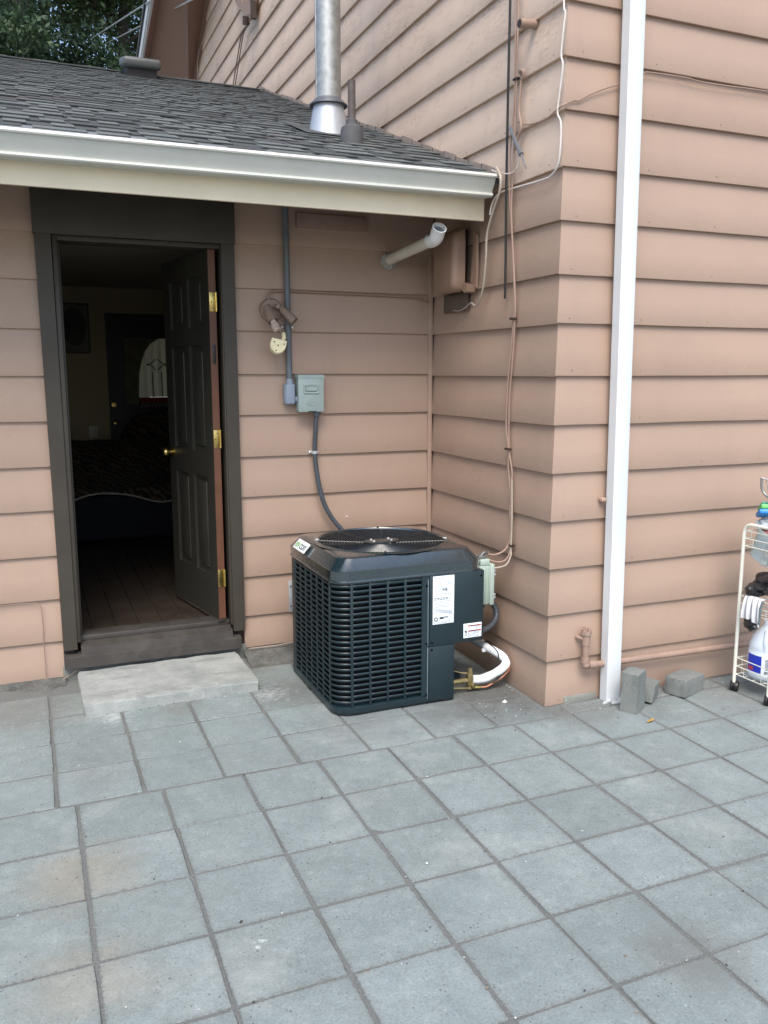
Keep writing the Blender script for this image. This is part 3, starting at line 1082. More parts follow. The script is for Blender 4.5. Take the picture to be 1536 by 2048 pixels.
q = G()       # roof of the tall part, mostly above the frame
q.prism([(-0.66, 0.6, 8.16), (-0.66, 7.9, 5.46), (-0.66, 7.9, 5.52), (-0.66, 0.6, 8.22)], (6, 0, 0))
q.prism([(-0.66, 0.6, 8.16), (-0.66, -1.9, 7.2), (-0.66, -1.9, 7.26), (-0.66, 0.6, 8.22)], (6, 0, 0))
q.obj('upper_roof', M_SHB, eav, smooth=False)

# --- room behind the door
room = wallroot('room')
XL, XR, YB, ZF, ZC = -4.9, -0.06, 4.2, 0.205, 2.43
q = G()
q.box((XL, YB, ZF), (-1.50, YB + 0.1, ZC))
q.box((-0.60, YB, ZF), (XR, YB + 0.1, ZC))
q.box((-1.50, YB, 2.19), (-0.60, YB + 0.1, ZC))
q.obj('far_wall', M_WALLIN, room, smooth=False)
q = G()
q.box((XL - 0.1, 0.12, ZF), (XL, YB, ZC))
q.box((XR, 0.12, ZF), (XR + 0.04, YB, ZC))
q.obj('side_partition', M_WALLIN, room, smooth=False)
q = G()
q.box((XL - 0.1, 0.12, ZC), (XR + 0.04, YB + 0.1, ZC + 0.04))
q.obj('room_ceiling', M_CEIL, room, smooth=False)
q = G()
q.box((XL - 0.1, 0.125, 0.02), (XR + 0.04, YB + 0.1, 0.188))
q.obj('subfloor', M_DARKWOOD, room, smooth=False)
for i in range(16):
    q = G()
    x0 = -2.75 + i * 0.127
    q.bbox((x0, 0.152, 0.189), (x0 + 0.1245, 4.19, 0.205), 0.002, seg=1)
    q.obj('floor_plank', M_PLANK, room)
fd = G()      # dark door in the far wall, with a window cut through its upper half
fd.box((-1.50, YB + 0.02, ZF), (-1.32, YB + 0.07, 2.19))
fd.box((-0.72, YB + 0.02, ZF), (-0.60, YB + 0.07, 2.19))
fd.box((-1.32, YB + 0.02, 1.95), (-0.72, YB + 0.07, 2.19))
fd.box((-1.32, YB + 0.02, ZF), (-0.72, YB + 0.07, 1.34))
fd.obj('far_door', M_BLACKDOOR, room, smooth=False)
q = G()
q.lathe([(0.026, 0), (0.026, 0.02), (0.012, 0.05)], 12, 0, Matrix.Translation((-1.455, YB + 0.02, 1.12)) @ Matrix.Rotation(math.pi / 2, 4, 'X'))
q.lathe([(0.022, 0), (0.022, 0.02)], 12, 0, Matrix.Translation((-1.455, YB + 0.02, 1.30)) @ Matrix.Rotation(math.pi / 2, 4, 'X'))
q.obj('far_door_lock', M_BRASS, room)
q = G()
q.bbox((-1.70, YB - 0.006, 0.98), (-1.62, YB, 1.10), 0.003)
q.obj('wall_outlet', M_PVC, room)

# curtain on the far door
cur = thing('curtain', 'sheer pale door curtain seen far inside the dark room', 'curtain', (-1.05, YB - 0.03, 1.6))
q = G()
vs, fs = [], []
NX, NZ = 46, 8
for j in range(NZ + 1):
    for i in range(NX + 1):
        x = -1.33 + 0.62 * i / NX
        z = 1.375 + 0.575 * j / NZ
        vs.append((x, YB - 0.03 + 0.012 * math.sin(i * 1.15) * (0.5 + 0.5 * (1 - j / NZ)), z))
for j in range(NZ):
    for i in range(NX):
        a = j * (NX + 1) + i
        fs.append((a, a + 1, a + NX + 2, a + NX + 1))
q.add(vs, fs)
part(q, 'sheer_panel', M_SHEER, cur)
q = G()
for x0, x1 in ((-1.34, -1.22), (-0.80, -0.66)):
    q.prism([(x0, YB - 0.055, 1.30), (x1, YB - 0.055, 1.30)] + ([(-1.205, YB - 0.055, 1.60), (-1.175, YB - 0.055, 1.73), (-1.135, YB - 0.055, 1.83), (-1.08, YB - 0.055, 1.90), (-1.0, YB - 0.055, 1.95)] if x0 < -1 else [(x1, YB - 0.055, 1.955)]) + [(x0, YB - 0.055, 1.955)], (0, 0.01, 0))
part(q, 'drape', simple('dark_olive_drape', (0.14, 0.13, 0.085), 0.9, var=0.2), cur)
q = G()      # appliqué on the sheer: two stems and a heart
for dx in (-0.045, 0.045):
    q.tube([(-1.03 + dx, YB - 0.05, 1.375), (-1.03 + dx, YB - 0.05, 1.62)], 0.005, 5)
    h = [(-1.03 + dx * (0.2 + 2.0 * math.sin(t * math.pi)), YB - 0.05, 1.66 + 0.11 * t + (0.03 * math.sin(t * math.pi * 2) - 0.02)) for t in [k / 8 for k in range(9)]]
    q.tube(h, 0.005, 5)
part(q, 'stitched_heart', simple('dark_thread', (0.08, 0.08, 0.06), 0.9), cur)
q = G()
part(q.box((-1.24, YB - 0.045, 1.315), (-0.70, YB - 0.028, 1.372)), 'valance_band', simple('red_print_cloth', (0.22, 0.035, 0.03), 0.9, var=0.5, scale=30), cur, smooth=False)
q = G()
for i in range(28):
    for j in range(2):
        q.box((-1.20 + i * 0.017, YB - 0.046, 1.277 + j * 0.019), (-1.20 + (i + 1) * 0.017, YB - 0.03, 1.277 + (j + 1) * 0.019), (i + j) % 2)
part(q, 'check_border', [simple('check_white', (0.30, 0.30, 0.27), 0.9), simple('check_black', (0.01, 0.01, 0.01), 0.9)], cur, smooth=False)

pic = thing('picture_frame', 'framed oval portrait print hanging on the wall inside the open door', 'picture', (-1.77, YB - 0.02, 2.03))
q = G()
for lo, hi in (((-1.93, YB - 0.022, 1.80), (-1.645, YB - 0.002, 1.815)), ((-1.93, YB - 0.022, 2.258), (-1.645, YB - 0.002, 2.273)),
               ((-1.93, YB - 0.022, 1.815), (-1.915, YB - 0.002, 2.258)), ((-1.66, YB - 0.022, 1.815), (-1.645, YB - 0.002, 2.258))):
    q.box(lo, hi)
part(q, 'frame', M_BLACKDOOR, pic, smooth=False)
q = G()
part(q.box((-1.915, YB - 0.012, 1.815), (-1.66, YB - 0.004, 2.258)), 'mount', M_PHOTO, pic, smooth=False)
q = G()
q.lathe([(1.0, 0), (1.0, 0.004)], 32, 0, Matrix.Translation((-1.787, YB - 0.012, 2.05)) @ Matrix.Diagonal((0.112, 1, 0.18, 1)) @ Matrix.Rotation(math.pi / 2, 4, 'X'))
part(q, 'oval_print', M_PHOTOD, pic)


def blob(q, c, r, seed, amp=0.15, fr=3.0, sub=3, mi=0, flat=None):
    bm = bmesh.new()
    bmesh.ops.create_icosphere(bm, subdivisions=sub, radius=1.0)
    for v in bm.verts:
        n = v.co.normalized()
        k = 1 + amp * noise.noise(n * fr + Vector((seed * 3.7, seed, 0)))
        v.co = Vector((c[0] + n.x * r[0] * k, c[1] + n.y * r[1] * k, c[2] + n.z * r[2] * k))
        if flat is not None and v.co.z < flat:
            v.co.z = flat
    q.bm(bm, mi)


sofa = thing('sofa', 'dark sofa under the tiger throw inside the dim room', 'sofa', (-1.9, 2.9, ZF))
q = G()
q.bbox((-3.2, 2.62, ZF + 0.03), (-0.75, 3.5, 0.62), 0.05)
part(q, 'seat_base', M_SOFAB, sofa)
q = G()
q.bbox((-3.2, 3.25, 0.5), (-0.75, 3.6, 0.98), 0.08)
part(q, 'backrest', M_SOFAB, sofa)
th_ = thing('throw_blanket', 'tiger striped throw with a pale edge spread over the sofa', 'blanket', (-1.9, 2.6, 0.65))
q = G()
vs, fs = [], []
NX = 40
prof = [(3.40, 1.02), (3.20, 1.0), (3.05, 0.90), (2.9, 0.75), (2.70, 0.70), (2.60, 0.66)]
for i in range(NX + 1):
    x = -3.1 + 2.3 * i / NX
    hem = 0.60 + 0.05 * math.sin(x * 6.5) + 0.06 * noise.noise(Vector((x * 2, 0, 3)))
    for y, z in prof + [(2.585, hem + 0.02), (2.58, hem)]:
        vs.append((x, y + 0.02 * noise.noise(Vector((x * 5, z * 5, 1))), z + 0.03 * noise.noise(Vector((x * 4, y * 4, 2)))))
k = len(prof) + 2
for i in range(NX):
    for j in range(k - 1):
        fs.append((i * k + j, i * k + j + 1, (i + 1) * k + j + 1, (i + 1) * k + j))
q.add(vs, fs)
part(q, 'fleece', M_TIGER, th_)
q = G()
q.tube([vs[i * k + k - 1] for i in range(NX + 1)], 0.007, 5)
part(q, 'edging', simple('pale_edging', (0.42, 0.38, 0.32), 0.9), th_)
cush = thing('armchair', 'rounded armchair back covered in tiger striped cloth below the curtain', 'armchair', (-1.0, 3.7, ZF))
q = G()
q.bbox((-1.45, 3.62, ZF), (-0.75, 4.0, 0.9), 0.06)
part(q, 'chair_base', M_SOFAB, cush)
q = G()
blob(q, (-1.08, 3.75, 1.0), (0.36, 0.16, 0.26), 5, 0.1, 2)
part(q, 'chair_cover', M_TIGER, cush)

# ---------------------------------------------------------------- roof edge and things on the roof
gut = thing('gutter', 'white metal eave gutter along the low roof above the door', 'gutter', (-2.5, -0.76, 2.48))
prof = [(-0.7005, 2.572), (-0.7005, 2.480), (-0.780, 2.474), (-0.795, 2.475), (-0.800, 2.481), (-0.797, 2.490), (-0.788, 2.4945), (-0.792, 2.505), (-0.806, 2.524), (-0.818, 2.546), (-0.822, 2.556), (-0.833, 2.558), (-0.836, 2.564), (-0.830, 2.576), (-0.818, 2.577), (-0.818, 2.571),
        (-0.818, 2.560), (-0.812, 2.546), (-0.800, 2.524), (-0.785, 2.50), (-0.780, 2.480), (-0.705, 2.486), (-0.705, 2.572)]
q = G()
vs, fs = [], []
xs = [-5.6, -4.5, -3.5, -2.5, -1.5, -0.7, -0.062]
n = len(prof)
for x in xs:
    for (y, z) in prof:
        vs.append((x, y + 0.0015 * noise.noise(Vector((x, 3, 1))), z + 0.0055 * x + 0.002 * noise.noise(Vector((x * 1.3, 0, 0)))))
for i in range(len(xs) - 1):
    for j in range(n):
        j2 = (j + 1) % n
        fs.append((i * n + j, i * n + j2, (i + 1) * n + j2, (i + 1) * n + j))
q.add(vs, fs)
part(q, 'trough', M_GUTTER, gut, sharp=25)
q = G()
q.prism([(-0.0615, y, z) for (y, z) in prof[:14]], (0.002, 0, 0))
part(q, 'end_cap', M_GUTTER, gut, smooth=False)

flue = thing('flue_pipe', 'tall round galvanised flue pipe rising through the shingle roof', 'flue pipe', (-0.50, 0.40, zroof(0.4)))
fx, fy = -0.497, 0.40
q = G()
q.tube([(fx, fy, 3.05), (fx, fy, 4.05)], 0.0755, 28)
q.tube([(fx, fy, 4.052), (fx, fy, 5.2)], 0.0765, 28)
q.tube([(fx - 0.0765, fy - 0.01, 3.15), (fx - 0.0765, fy - 0.01, 5.2)], 0.003, 6)
part(q, 'pipe', M_GALV, flue)
q = G()
q.lathe([(0.077, 3.205), (0.082, 3.198), (0.112, 3.172), (0.113, 3.166), (0.077, 3.168)], 28, 0, Matrix.Translation((fx, fy, 0)))
part(q, 'storm_collar', simple('dull_collar', (0.12, 0.13, 0.15), 0.5, 0.5), flue)
q = G()
q.lathe([(0.127, 2.955), (0.122, 2.99), (0.088, 3.172)], 28, 0, Matrix.Translation((fx, fy, 0)))
part(q, 'flashing_cone', simple('bright_flashing', (0.46, 0.49, 0.53), 0.5, 0.6, var=0.05), flue)
q = G()
q.prism([(fx - 0.2, fy - 0.2, zroof(fy - 0.2) + 0.011), (fx + 0.2, fy - 0.2, zroof(fy - 0.2) + 0.011), (fx + 0.2, fy + 0.25, zroof(fy + 0.25) + 0.008), (fx - 0.2, fy + 0.25, zroof(fy + 0.25) + 0.008)], (0, 0, 0.002))
part(q, 'base_flashing', M_SHB, flue, smooth=False)

vp = thing('vent_pipe', 'short dark plumbing vent with a rubber boot beside the flue', 'vent pipe', (-0.49, 0.03, zroof(0.03)))
q = G()
q.lathe([(0.064, 2.83), (0.064, 2.93), (0.058, 2.955), (0.034, 2.972), (0.032, 2.995), (0.024, 3.0)], 22, 0, Matrix.Translation((-0.49, 0.03, 0)))
part(q, 'rubber_boot', M_RUBBER, vp)
q = G()
q.lathe([(0.0215, 2.95), (0.0215, 3.20), (0.018, 3.20), (0.018, 3.10)], 16, 0, Matrix.Translation((-0.49, 0.03, 0)))
part(q, 'pipe', M_OLDPIPE, vp)

rv = thing('roof_vent', 'low grey box vent with a rounded hood near the ridge', 'roof vent', (-1.17, 3.45, zroof(3.45)))
mr = Matrix.Translation((-1.165, 3.42, zroof(3.42))) @ Matrix.Rotation(th * 0.75, 4, 'X')
q = G()
q.bbox((-0.158, -0.16, 0.055), (0.158, 0.18, 0.14), 0.03, 0, mr, 3)
part(q, 'hood', M_VENT, rv)
q = G()
q.box((-0.125, -0.125, -0.03), (0.125, 0.14, 0.06), 0, mr)
part(q, 'throat', M_VENTDK, rv, smooth=False)

# ---------------------------------------------------------------- downspout
ds = thing('downspout', 'white rectangular downspout running down the front wall to the patio', 'downspout', (0.33, -1.35, 0))
q = G()
pts = []
ring = [(0, 0), (0.012, -0.004), (0.07, -0.004), (0.082, 0.0), (0.082, 0.052), (0, 0.052)]
zz = [-0.005, 0.35, 0.72, 0.80, 0.86, 1.5, 2.2, 3.0, 4.2, 6.0]
for z in zz:
    x0 = 0.312 - 0.0125 * z
    k = 0.006 if z == 0.80 else 0.0
    for i, (a, b) in enumerate(ring):
        pts.append((x0 + a + (k if i in (0, 1) else 0), -1.372 + b + (k if i in (0, 1, 2) else 0) * 0.8 - 0.003 * z / 3, z))
fs = []
n = len(ring)
for i in range(len(zz) - 1):
    for j in range(n):
        j2 = (j + 1) % n
        fs.append((i * n + j, i * n + j2, (i + 1) * n + j2, (i + 1) * n + j))
fs.append(tuple(range(n)))
q.add(pts, fs)
part(q, 'spout', M_WHITE, ds, sharp=25)
q = G()
q.bbox((0.268, -1.330, 1.005), (0.296, -1.300, 1.022), 0.003)
q.bbox((0.372, -1.330, 1.005), (0.395, -1.300, 1.022), 0.003)
part(q, 'wall_strap', M_PINK, ds)
q = G()
for (dx, dy, a) in ((-0.014, -0.012, 0.25), (0.03, -0.03, -0.1), (0.085, 0.0, 0.5)):
    q.box((-0.02, -0.004, -0.002), (0.035, 0.004, 0.008), 0, Matrix.Translation((0.312 + dx, -1.376 + dy, 0.004)) @ Matrix.Rotation(a, 4, 'Z'))
part(q, 'torn_foot', M_WHITE, ds, smooth=False)

# ---------------------------------------------------------------- step slab
st = G()
bm = bmesh.new()
bmesh.ops.create_cube(bm, size=1.0)
bmesh.ops.subdivide_edges(bm, edges=bm.edges[:], cuts=14, use_grid_fill=True)
for v in bm.verts:
    p = Vector((v.co.x * 0.852, v.co.y * 0.50, v.co.z * 0.072))
    e = (0.426 - abs(p.x) < 0.02) + (0.25 - abs(p.y) < 0.02) + (p.z > 0.03)
    if e >= 2:
        p *= 1 - 0.010 * (e - 1)
        p.z -= 0.004
        p += 0.006 * Vector((noise.noise(p * 22), noise.noise(p * 22 + Vector((5, 0, 0))), noise.noise(p * 22 + Vector((0, 9, 0)))))
    p += 0.0025 * noise.noise(p * 9) * Vector((1, 1, 1))
    v.co = p
st.bm(bm)
stepo = st.obj('concrete_step', M_STEP, sharp=50, label='pale concrete slab step lying on the pavers at the door', cat='step')
stepo.location = (-1.665, -0.305, 0.024)
stepo.rotation_euler = (0, 0, math.radians(0.6))

# ---------------------------------------------------------------- air conditioner
AX0, AX1, AY0, AY1 = -0.985, -0.205, -1.030, -0.262
ACX, ACY = (AX0 + AX1) / 2, (AY0 + AY1) / 2
HX, HY = (AX1 - AX0) / 2, (AY1 - AY0) / 2
ac = thing('air_conditioner', 'dark slate blue outdoor air conditioner unit with louvered sides in the wall corner', 'air conditioner', (ACX, ACY, 0))


def rrect(hx, hy, r, n=8):
    pts = []
    for (sx, sy, a0) in ((1, 1, 0), (-1, 1, 90), (-1, -1, 180), (1, -1, 270)):
        for k in range(n + 1):
            a = math.radians(a0 + 90 * k / n)
            pts.append((sx * (hx - r) + r * math.cos(a), sy * (hy - r) + r * math.sin(a)))
    return pts


def loft(q, rings, closed=True, mi=0, capb=False, capt=False):
    n = len(rings[0])
    vs = [p for r in rings for p in r]
    fs = []
    for i in range(len(rings) - 1):
        for j in range(n if closed else n - 1):
            j2 = (j + 1) % n
            fs.append((i * n + j, i * n + j2, (i + 1) * n + j2, (i + 1) * n + j))
    if capb:
        fs.append(tuple(range(n)))
    if capt:
        fs.append(tuple((len(rings) - 1) * n + j for j in range(n)))
    q.add(vs, fs, mi)


def rr3(inset, r, z, n=8):
    return [(ACX + x, ACY + y, z) for x, y in rrect(HX - inset, HY - inset, r, n)]


R0 = 0.085
q = G()       # the base pan
def pan(ins, z):
    pts = [(x, y) for x, y, _z in rr3(ins, R0, z)]
    pts = pts[:-9] + [(-0.366 - ins, AY0 + ins), (-0.366 - ins, -0.80), (AX1 - ins, -0.80)]
    return [(x, y, z) for x, y in pts]


loft(q, [pan(0.0, 0.018), pan(-0.002, 0.022), pan(-0.002, 0.049), pan(0.004, 0.053)], capb=True, capt=True)
part(q, 'base_pan', M_AC, ac)
q = G()
for (x, y) in ((-0.85, -1.0), (-0.39, -1.0), (-0.955, -0.60), (-0.28, -0.30)):
    q.bbox((x - 0.03, y - 0.025, 0.0), (x + 0.03, y + 0.025, 0.03), 0.006)
part(q, 'foot', M_BLACKP, ac)
q = G()       # the coil behind the louvers
def core(z):
    pts = [(x, y) for x, y, _z in rr3(0.03, 0.06, z)]
    pts = pts[:-9] + [(-0.40, AY0 + 0.03), (-0.40, -0.78), (AX1 - 0.03, -0.78)]
    return [(x, y, z) for x, y in pts]


loft(q, [core(0.05), core(0.66)], capt=True)
part(q, 'coil', M_ACIN, ac)
guard = bpy.data.objects.new('louver_guard', None)
C.objects.link(guard)
guard.parent = ac
guard.matrix_parent_inverse = Matrix.Translation((-ACX, -ACY, 0))
Z0, Z1, NR = 0.053, 0.657, 22
RP = (Z1 - Z0 - 0.012) / NR


def slat_mesh(pts):
    """pts: list of ((x, y), (nx, ny)) along the louver; one curled blade with depth"""
    prof = [(-0.003, 0.0205), (0.0005, 0.0215), (0.0028, 0.0190), (0.0024, 0.0140), (-0.004, 0.0065), (-0.0105, 0.002), (-0.011, 0.0035), (-0.003, 0.0120), (-0.001, 0.0165)]
    vs, fs = [], []
    k = len(prof)
    m = len(pts)
    for i, ((x, y), (nx_, ny_)) in enumerate(pts):
        e = 0.55 if i in (0, m - 1) else 1.0
        for d, z in prof:
            vs.append((x + nx_ * (d * e), y + ny_ * (d * e), 0.014 + (z - 0.014) * (0.75 if e < 1 else 1)))
    for i in range(m - 1):
        for j in range(k):
            j2 = (j + 1) % k
            fs.append((i * k + j, i * k + j2, (i + 1) * k + j2, (i + 1) * k + j))
    fs.append(tuple(range(k)))
    fs.append(tuple((m - 1) * k + j for j in range(k)))
    q = G()
    q.add(vs, fs)
    return q.mesh('louver_slat', M_AC, sharp=50)


LW = 0.0815
front_slat = slat_mesh([((x, 0), (0, -1)) for x in (0, 0.006, 0.02, LW / 2, LW - 0.02, LW - 0.006, LW)])
left_slat = slat_mesh([((0, -y), (-1, 0)) for y in (0, 0.006, 0.02, LW / 2, LW - 0.02, LW - 0.006, LW)])
cor = []
for k in range(9):
    a = math.radians(180 + 6 + 78 * k / 8)
    cor.append(((R0 * math.cos(a), R0 * math.sin(a)), (math.cos(a), math.sin(a))))
corner_slat = slat_mesh(cor)
xcols = [AX0 + R0 + 0.004 + i * 0.0905 for i in range(4)]
ycols = [AY0 + R0 + 0.010 + LW + i * 0.0905 for i in range(6)]
for r in range(NR):
    z = Z0 + 0.008 + r * RP
    for x in xcols:
        o = link('louver_slat', front_slat, guard)
        o.location = (x, AY0, z)
    for y in ycols:
        o = link('louver_slat', left_slat, guard)
        o.location = (AX0, y, z)
    o = link('louver_slat', corner_slat, guard)
    o.location = (AX0 + R0, AY0 + R0, z)
q = G()
RW = 0.0105
for x in [xcols[0] - 0.013] + [x + LW - 0.001 for x in xcols[:-1]]:
    q.bbox((x - 0.001, AY0 - 0.0032, Z0), (x + RW + (0.003 if x < xcols[0] else 0), AY0 + 0.010, Z1), 0.003, seg=2)
q.box((xcols[-1] + LW - 0.001, AY0 - 0.0045, Z0), (-0.506, AY0 + 0.012, Z1))
for y in [ycols[0] - LW - 0.016] + [y + 0.0 for y in ycols]:
    q.bbox((AX0 - 0.0032, y - 0.001, Z0), (AX0 + 0.010, y + RW, Z1), 0.003, seg=2)
q.box((AX0 - 0.001, ycols[-1] + RW - 0.002, Z0), (AX0 + 0.012, AY1 - R0, Z1))
rings = []
for z in (Z1 - 0.006, Z1 + 0.005):
    rings.append([(ACX + x, ACY + y, z) for x, y in rrect(HX, HY, R0)])
loft(q, rings)
part(q, 'guard_rib', M_AC, guard)
q = G()       # the two sides away from the louvers
pts = [(AX0, AY1 - R0)] + [(AX0 + R0 + R0 * math.cos(a), AY1 - R0 + R0 * math.sin(a)) for a in [math.pi - math.pi / 2 * k / 6 for k in range(7)]] + \
      [(AX1 - R0 + R0 * math.cos(a), AY1 - R0 + R0 * math.sin(a)) for a in [math.pi / 2 - math.pi / 2 * k / 6 for k in range(7)]] + [(AX1, -0.62)]
loft(q, [[(x, y, 0.051) for x, y in pts], [(x, y, Z1 + 0.003) for x, y in pts]], closed=False)
part(q, 'rear_panel', M_AC, ac)
q = G()       # control box: upper panel, full width
q.bbox((-0.5035, AY0 - 0.0065, 0.302), (AX1, AY0 + 0.02, 0.660), 0.003)
q.bbox((AX1 - 0.02, AY0 + 0.004, 0.302), (AX1 + 0.001, -0.62, 0.660), 0.003)
q.box((-0.50, AY0 + 0.02, 0.302), (AX1 - 0.012, -0.64, 0.310))
part(q, 'control_panel', M_AC, ac)
q = G()
q.bbox((-0.5035, AY0 - 0.0045, 0.028), (-0.364, AY0 + 0.02, 0.300), 0.003)
q.box((-0.378, AY0 + 0.02, 0.026), (-0.366, -0.80, 0.30))
part(q, 'service_panel', M_AC, ac)
q = G()       # recessed wall of the service corner
q.box((-0.366, -0.84, 0.026), (AX1 - 0.10, -0.82, 0.30))
q.box((AX1 - 0.115, -0.84, 0.026), (AX1 - 0.10, -0.62, 0.30))
part(q, 'service_recess', M_ACIN, ac, smooth=False)
q = G()
q.box((-0.5085, AY0 - 0.0035, 0.03), (-0.5045, AY0 - 0.001, 0.655))
part(q, 'panel_seam', M_ACIN, ac, smooth=False)
q = G()
q.bbox((-0.5125, AY0 - 0.006, 0.035), (-0.5093, AY0 - 0.001, 0.30), 0.0012)
q.bbox((-0.5125, AY0 - 0.006, 0.31), (-0.5093, AY0 - 0.001, 0.64), 0.0012)
part(q, 'edge_flange', simple('worn_edge', (0.20, 0.24, 0.27), 0.35), ac)
for (x, z) in ((-0.519, 0.61), (-0.519, 0.32), (-0.519, 0.06), (-0.49, 0.32), (-0.49, 0.285), (-0.222, 0.635)):
    q = G()
    q.lathe([(0.006, 0), (0.006, 0.002), (0.004, 0.004)], 8, 0, Matrix.Translation((x, AY0 - 0.006, z)) @ Matrix.Rotation(math.pi / 2, 4, 'X'))
    part(q, 'panel_screw', M_ACIN, ac)
# top cap
q = G()
NC = 12


def circ(r, z):
    base = rrect(HX, HY, R0, NC)
    out = []
    for x, y in base:
        a = math.atan2(y, x)
        out.append((ACX - 0.0 + r * math.cos(a), ACY + r * math.sin(a), z))
    return out


def dens(pts, m=5):
    out = []
    n = len(pts)
    for i in range(n):
        a, b = Vector(pts[i]), Vector(pts[(i + 1) % n])
        k = m if (b - a).length > 0.1 else 1
        for j in range(k):
            out.append(tuple(a.lerp(b, j / k)))
    return out


def rrd(inset, r, z):
    base = rrect(HX - inset, HY - inset, r, NC)
    out = []
    n = len(base)
    for i in range(n):
        a, b = base[i], base[(i + 1) % n]
        k = 14 if (i % (NC + 1)) == NC else 1
        for j in range(k):
            t = j / k
            out.append((ACX + a[0] + (b[0] - a[0]) * t, ACY + a[1] + (b[1] - a[1]) * t, z))
    return out


def crd(r, z):
    return [(ACX + r * math.cos(a), ACY + r * math.sin(a), z) for a in [math.atan2(p[1] - ACY, p[0] - ACX) for p in rrd(0.09, 0.09, 0)]]


rings = [rrd(-0.001, R0, 0.658), rrd(-0.007, R0, 0.659), rrd(-0.008, R0, 0.664), rrd(-0.003, R0, 0.669), rrd(-0.004, R0, 0.712), rrd(0.002, R0 - 0.004, 0.7165), rrd(0.043, R0 - 0.02, 0.764), rrd(0.055, R0 - 0.02, 0.7685),
         rrd(0.075, R0, 0.770), crd(0.352, 0.7712), crd(0.340, 0.7725), crd(0.332, 0.7765), crd(0.328, 0.776), crd(0.324, 0.768), crd(0.320, 0.73), crd(0.30, 0.64)]
loft(q, rings)
part(q, 'top_cap', M_ACCAP, ac, sharp=28)
q = G()       # fan guard: wire rings, spokes and a hub plate
for i in range(17):
    r = 0.075 + i * 0.0150
    ringp = [(ACX + r * math.cos(2 * math.pi * k / 48), ACY + r * math.sin(2 * math.pi * k / 48), 0.766 - 0.010 * (1 - r / 0.3)) for k in range(49)]
    q.tube(ringp, 0.0026, 5, caps=False)
for k in range(8):
    a = 2 * math.pi * (k + 0.5) / 8
    q.tube([(ACX + 0.05 * math.cos(a), ACY + 0.05 * math.sin(a), 0.755), (ACX + 0.324 * math.cos(a), ACY + 0.326 * math.sin(a), 0.766)], 0.003, 6)
part(q, 'fan_guard', M_ACTOP, ac)
q = G()
hub = []
for k in range(24):
    a = 2 * math.pi * k / 24
    hub.append((ACX + 0.045 * math.cos(a) + (0.052 if math.cos(a) > 0 else -0.052), ACY + 0.042 * math.sin(a), 0.764))
q.prism(hub, (0, 0, 0.004))
part(q, 'hub_plate', simple('hub_steel', (0.05, 0.052, 0.05), 0.45, 0.3), ac)
for dx in (-0.048, 0.048):
    for dy in (-0.02, 0.02):
        q = G()
        q.lathe([(0.007, 0.766), (0.007, 0.774), (0.003, 0.776)], 8, 0, Matrix.Translation((ACX + dx, ACY + dy, 0)))
        part(q, 'hub_bolt', M_SCREW, ac)
for k in range(4):
    a = math.pi / 4 + k * math.pi / 2 + 0.45
    q = G()
    q.bbox((-0.010, -0.006, 0), (0.010, 0.006, 0.006), 0.002, 0, Matrix.Translation((ACX + 0.330 * math.cos(a), ACY + 0.331 * math.sin(a), 0.774)) @ Matrix.Rotation(a, 4, 'Z'))
    part(q, 'guard_clip', M_GALVL if k % 2 else M_ACTOP, ac)
q = G()
for k in range(3):
    a0 = 2 * math.pi * k / 3 + 0.3
    vs = []
    for i in range(9):
        r = 0.07 + 0.2 * i / 8
        for s_ in (-0.5, 0, 0.5):
            a = a0 + s_ * 1.0 + 0.25 * i / 8
            vs.append((ACX + r * math.cos(a), ACY + r * math.sin(a), 0.69 + s_ * 0.05))
    q.add(vs, [(i * 3 + j, i * 3 + j + 1, i * 3 + j + 4, i * 3 + j + 3) for i in range(8) for j in range(2)])
q.lathe([(0.075, 0.62), (0.075, 0.72), (0.05, 0.735)], 20, 0, Matrix.Translation((ACX, ACY, 0)))
part(q, 'fan', M_ACTOP, ac)
# badge
bo = Vector((-0.9995, -0.418, 0.7195))
bu = Vector((0.0, -0.168, 0)).normalized()
bv = Vector((0.048, 0, 0.053)).normalized()
bn = bu.cross(bv)
if bn.x > 0:
    bn = -bn
MB = Matrix(((bu.x, bv.x, bn.x, bo.x), (bu.y, bv.y, bn.y, bo.y), (bu.z, bv.z, bn.z, bo.z), (0, 0, 0, 1)))
bo2 = bo + bn * 0.002
MB.translation = bo2
q = G()
q.bbox((0, 0, -0.004), (0.178, 0.058, 0.003), 0.0028, 0, MB)
badge = part(q, 'badge', M_LABEL, ac)


def text_mesh(txt, size, mat4, name, mats, parent, depth=0.0006, sx=1.0):
    cu = bpy.data.curves.new('t', 'FONT')
    cu.body = txt
    cu.size = size
    cu.extrude = depth
    cu.offset = size * 0.012
    o = bpy.data.objects.new('t', cu)
    C.objects.link(o)
    dg = bpy.context.evaluated_depsgraph_get()
    me = bpy.data.meshes.new_from_object(o.evaluated_get(dg))
    bpy.data.objects.remove(o)
    w = max((v.co.x for v in me.vertices), default=0)
    me.transform(mat4 @ Matrix.Diagonal((sx, 1, 1, 1)))
    me.name = name
    me.materials.clear()
    me.materials.append(mats)
    r = link(name, me, parent)
    r.matrix_parent_inverse = wmat(parent).inverted()
    return r, w


_, w1 = text_mesh('ev', 0.062, MB @ Matrix.Translation((0.016, 0.011, 0.0036)), 'lettering', M_GREEN, badge)
text_mesh('con', 0.062, MB @ Matrix.Translation((0.022 + w1, 0.011, 0.0036)), 'lettering', M_INKD, badge)


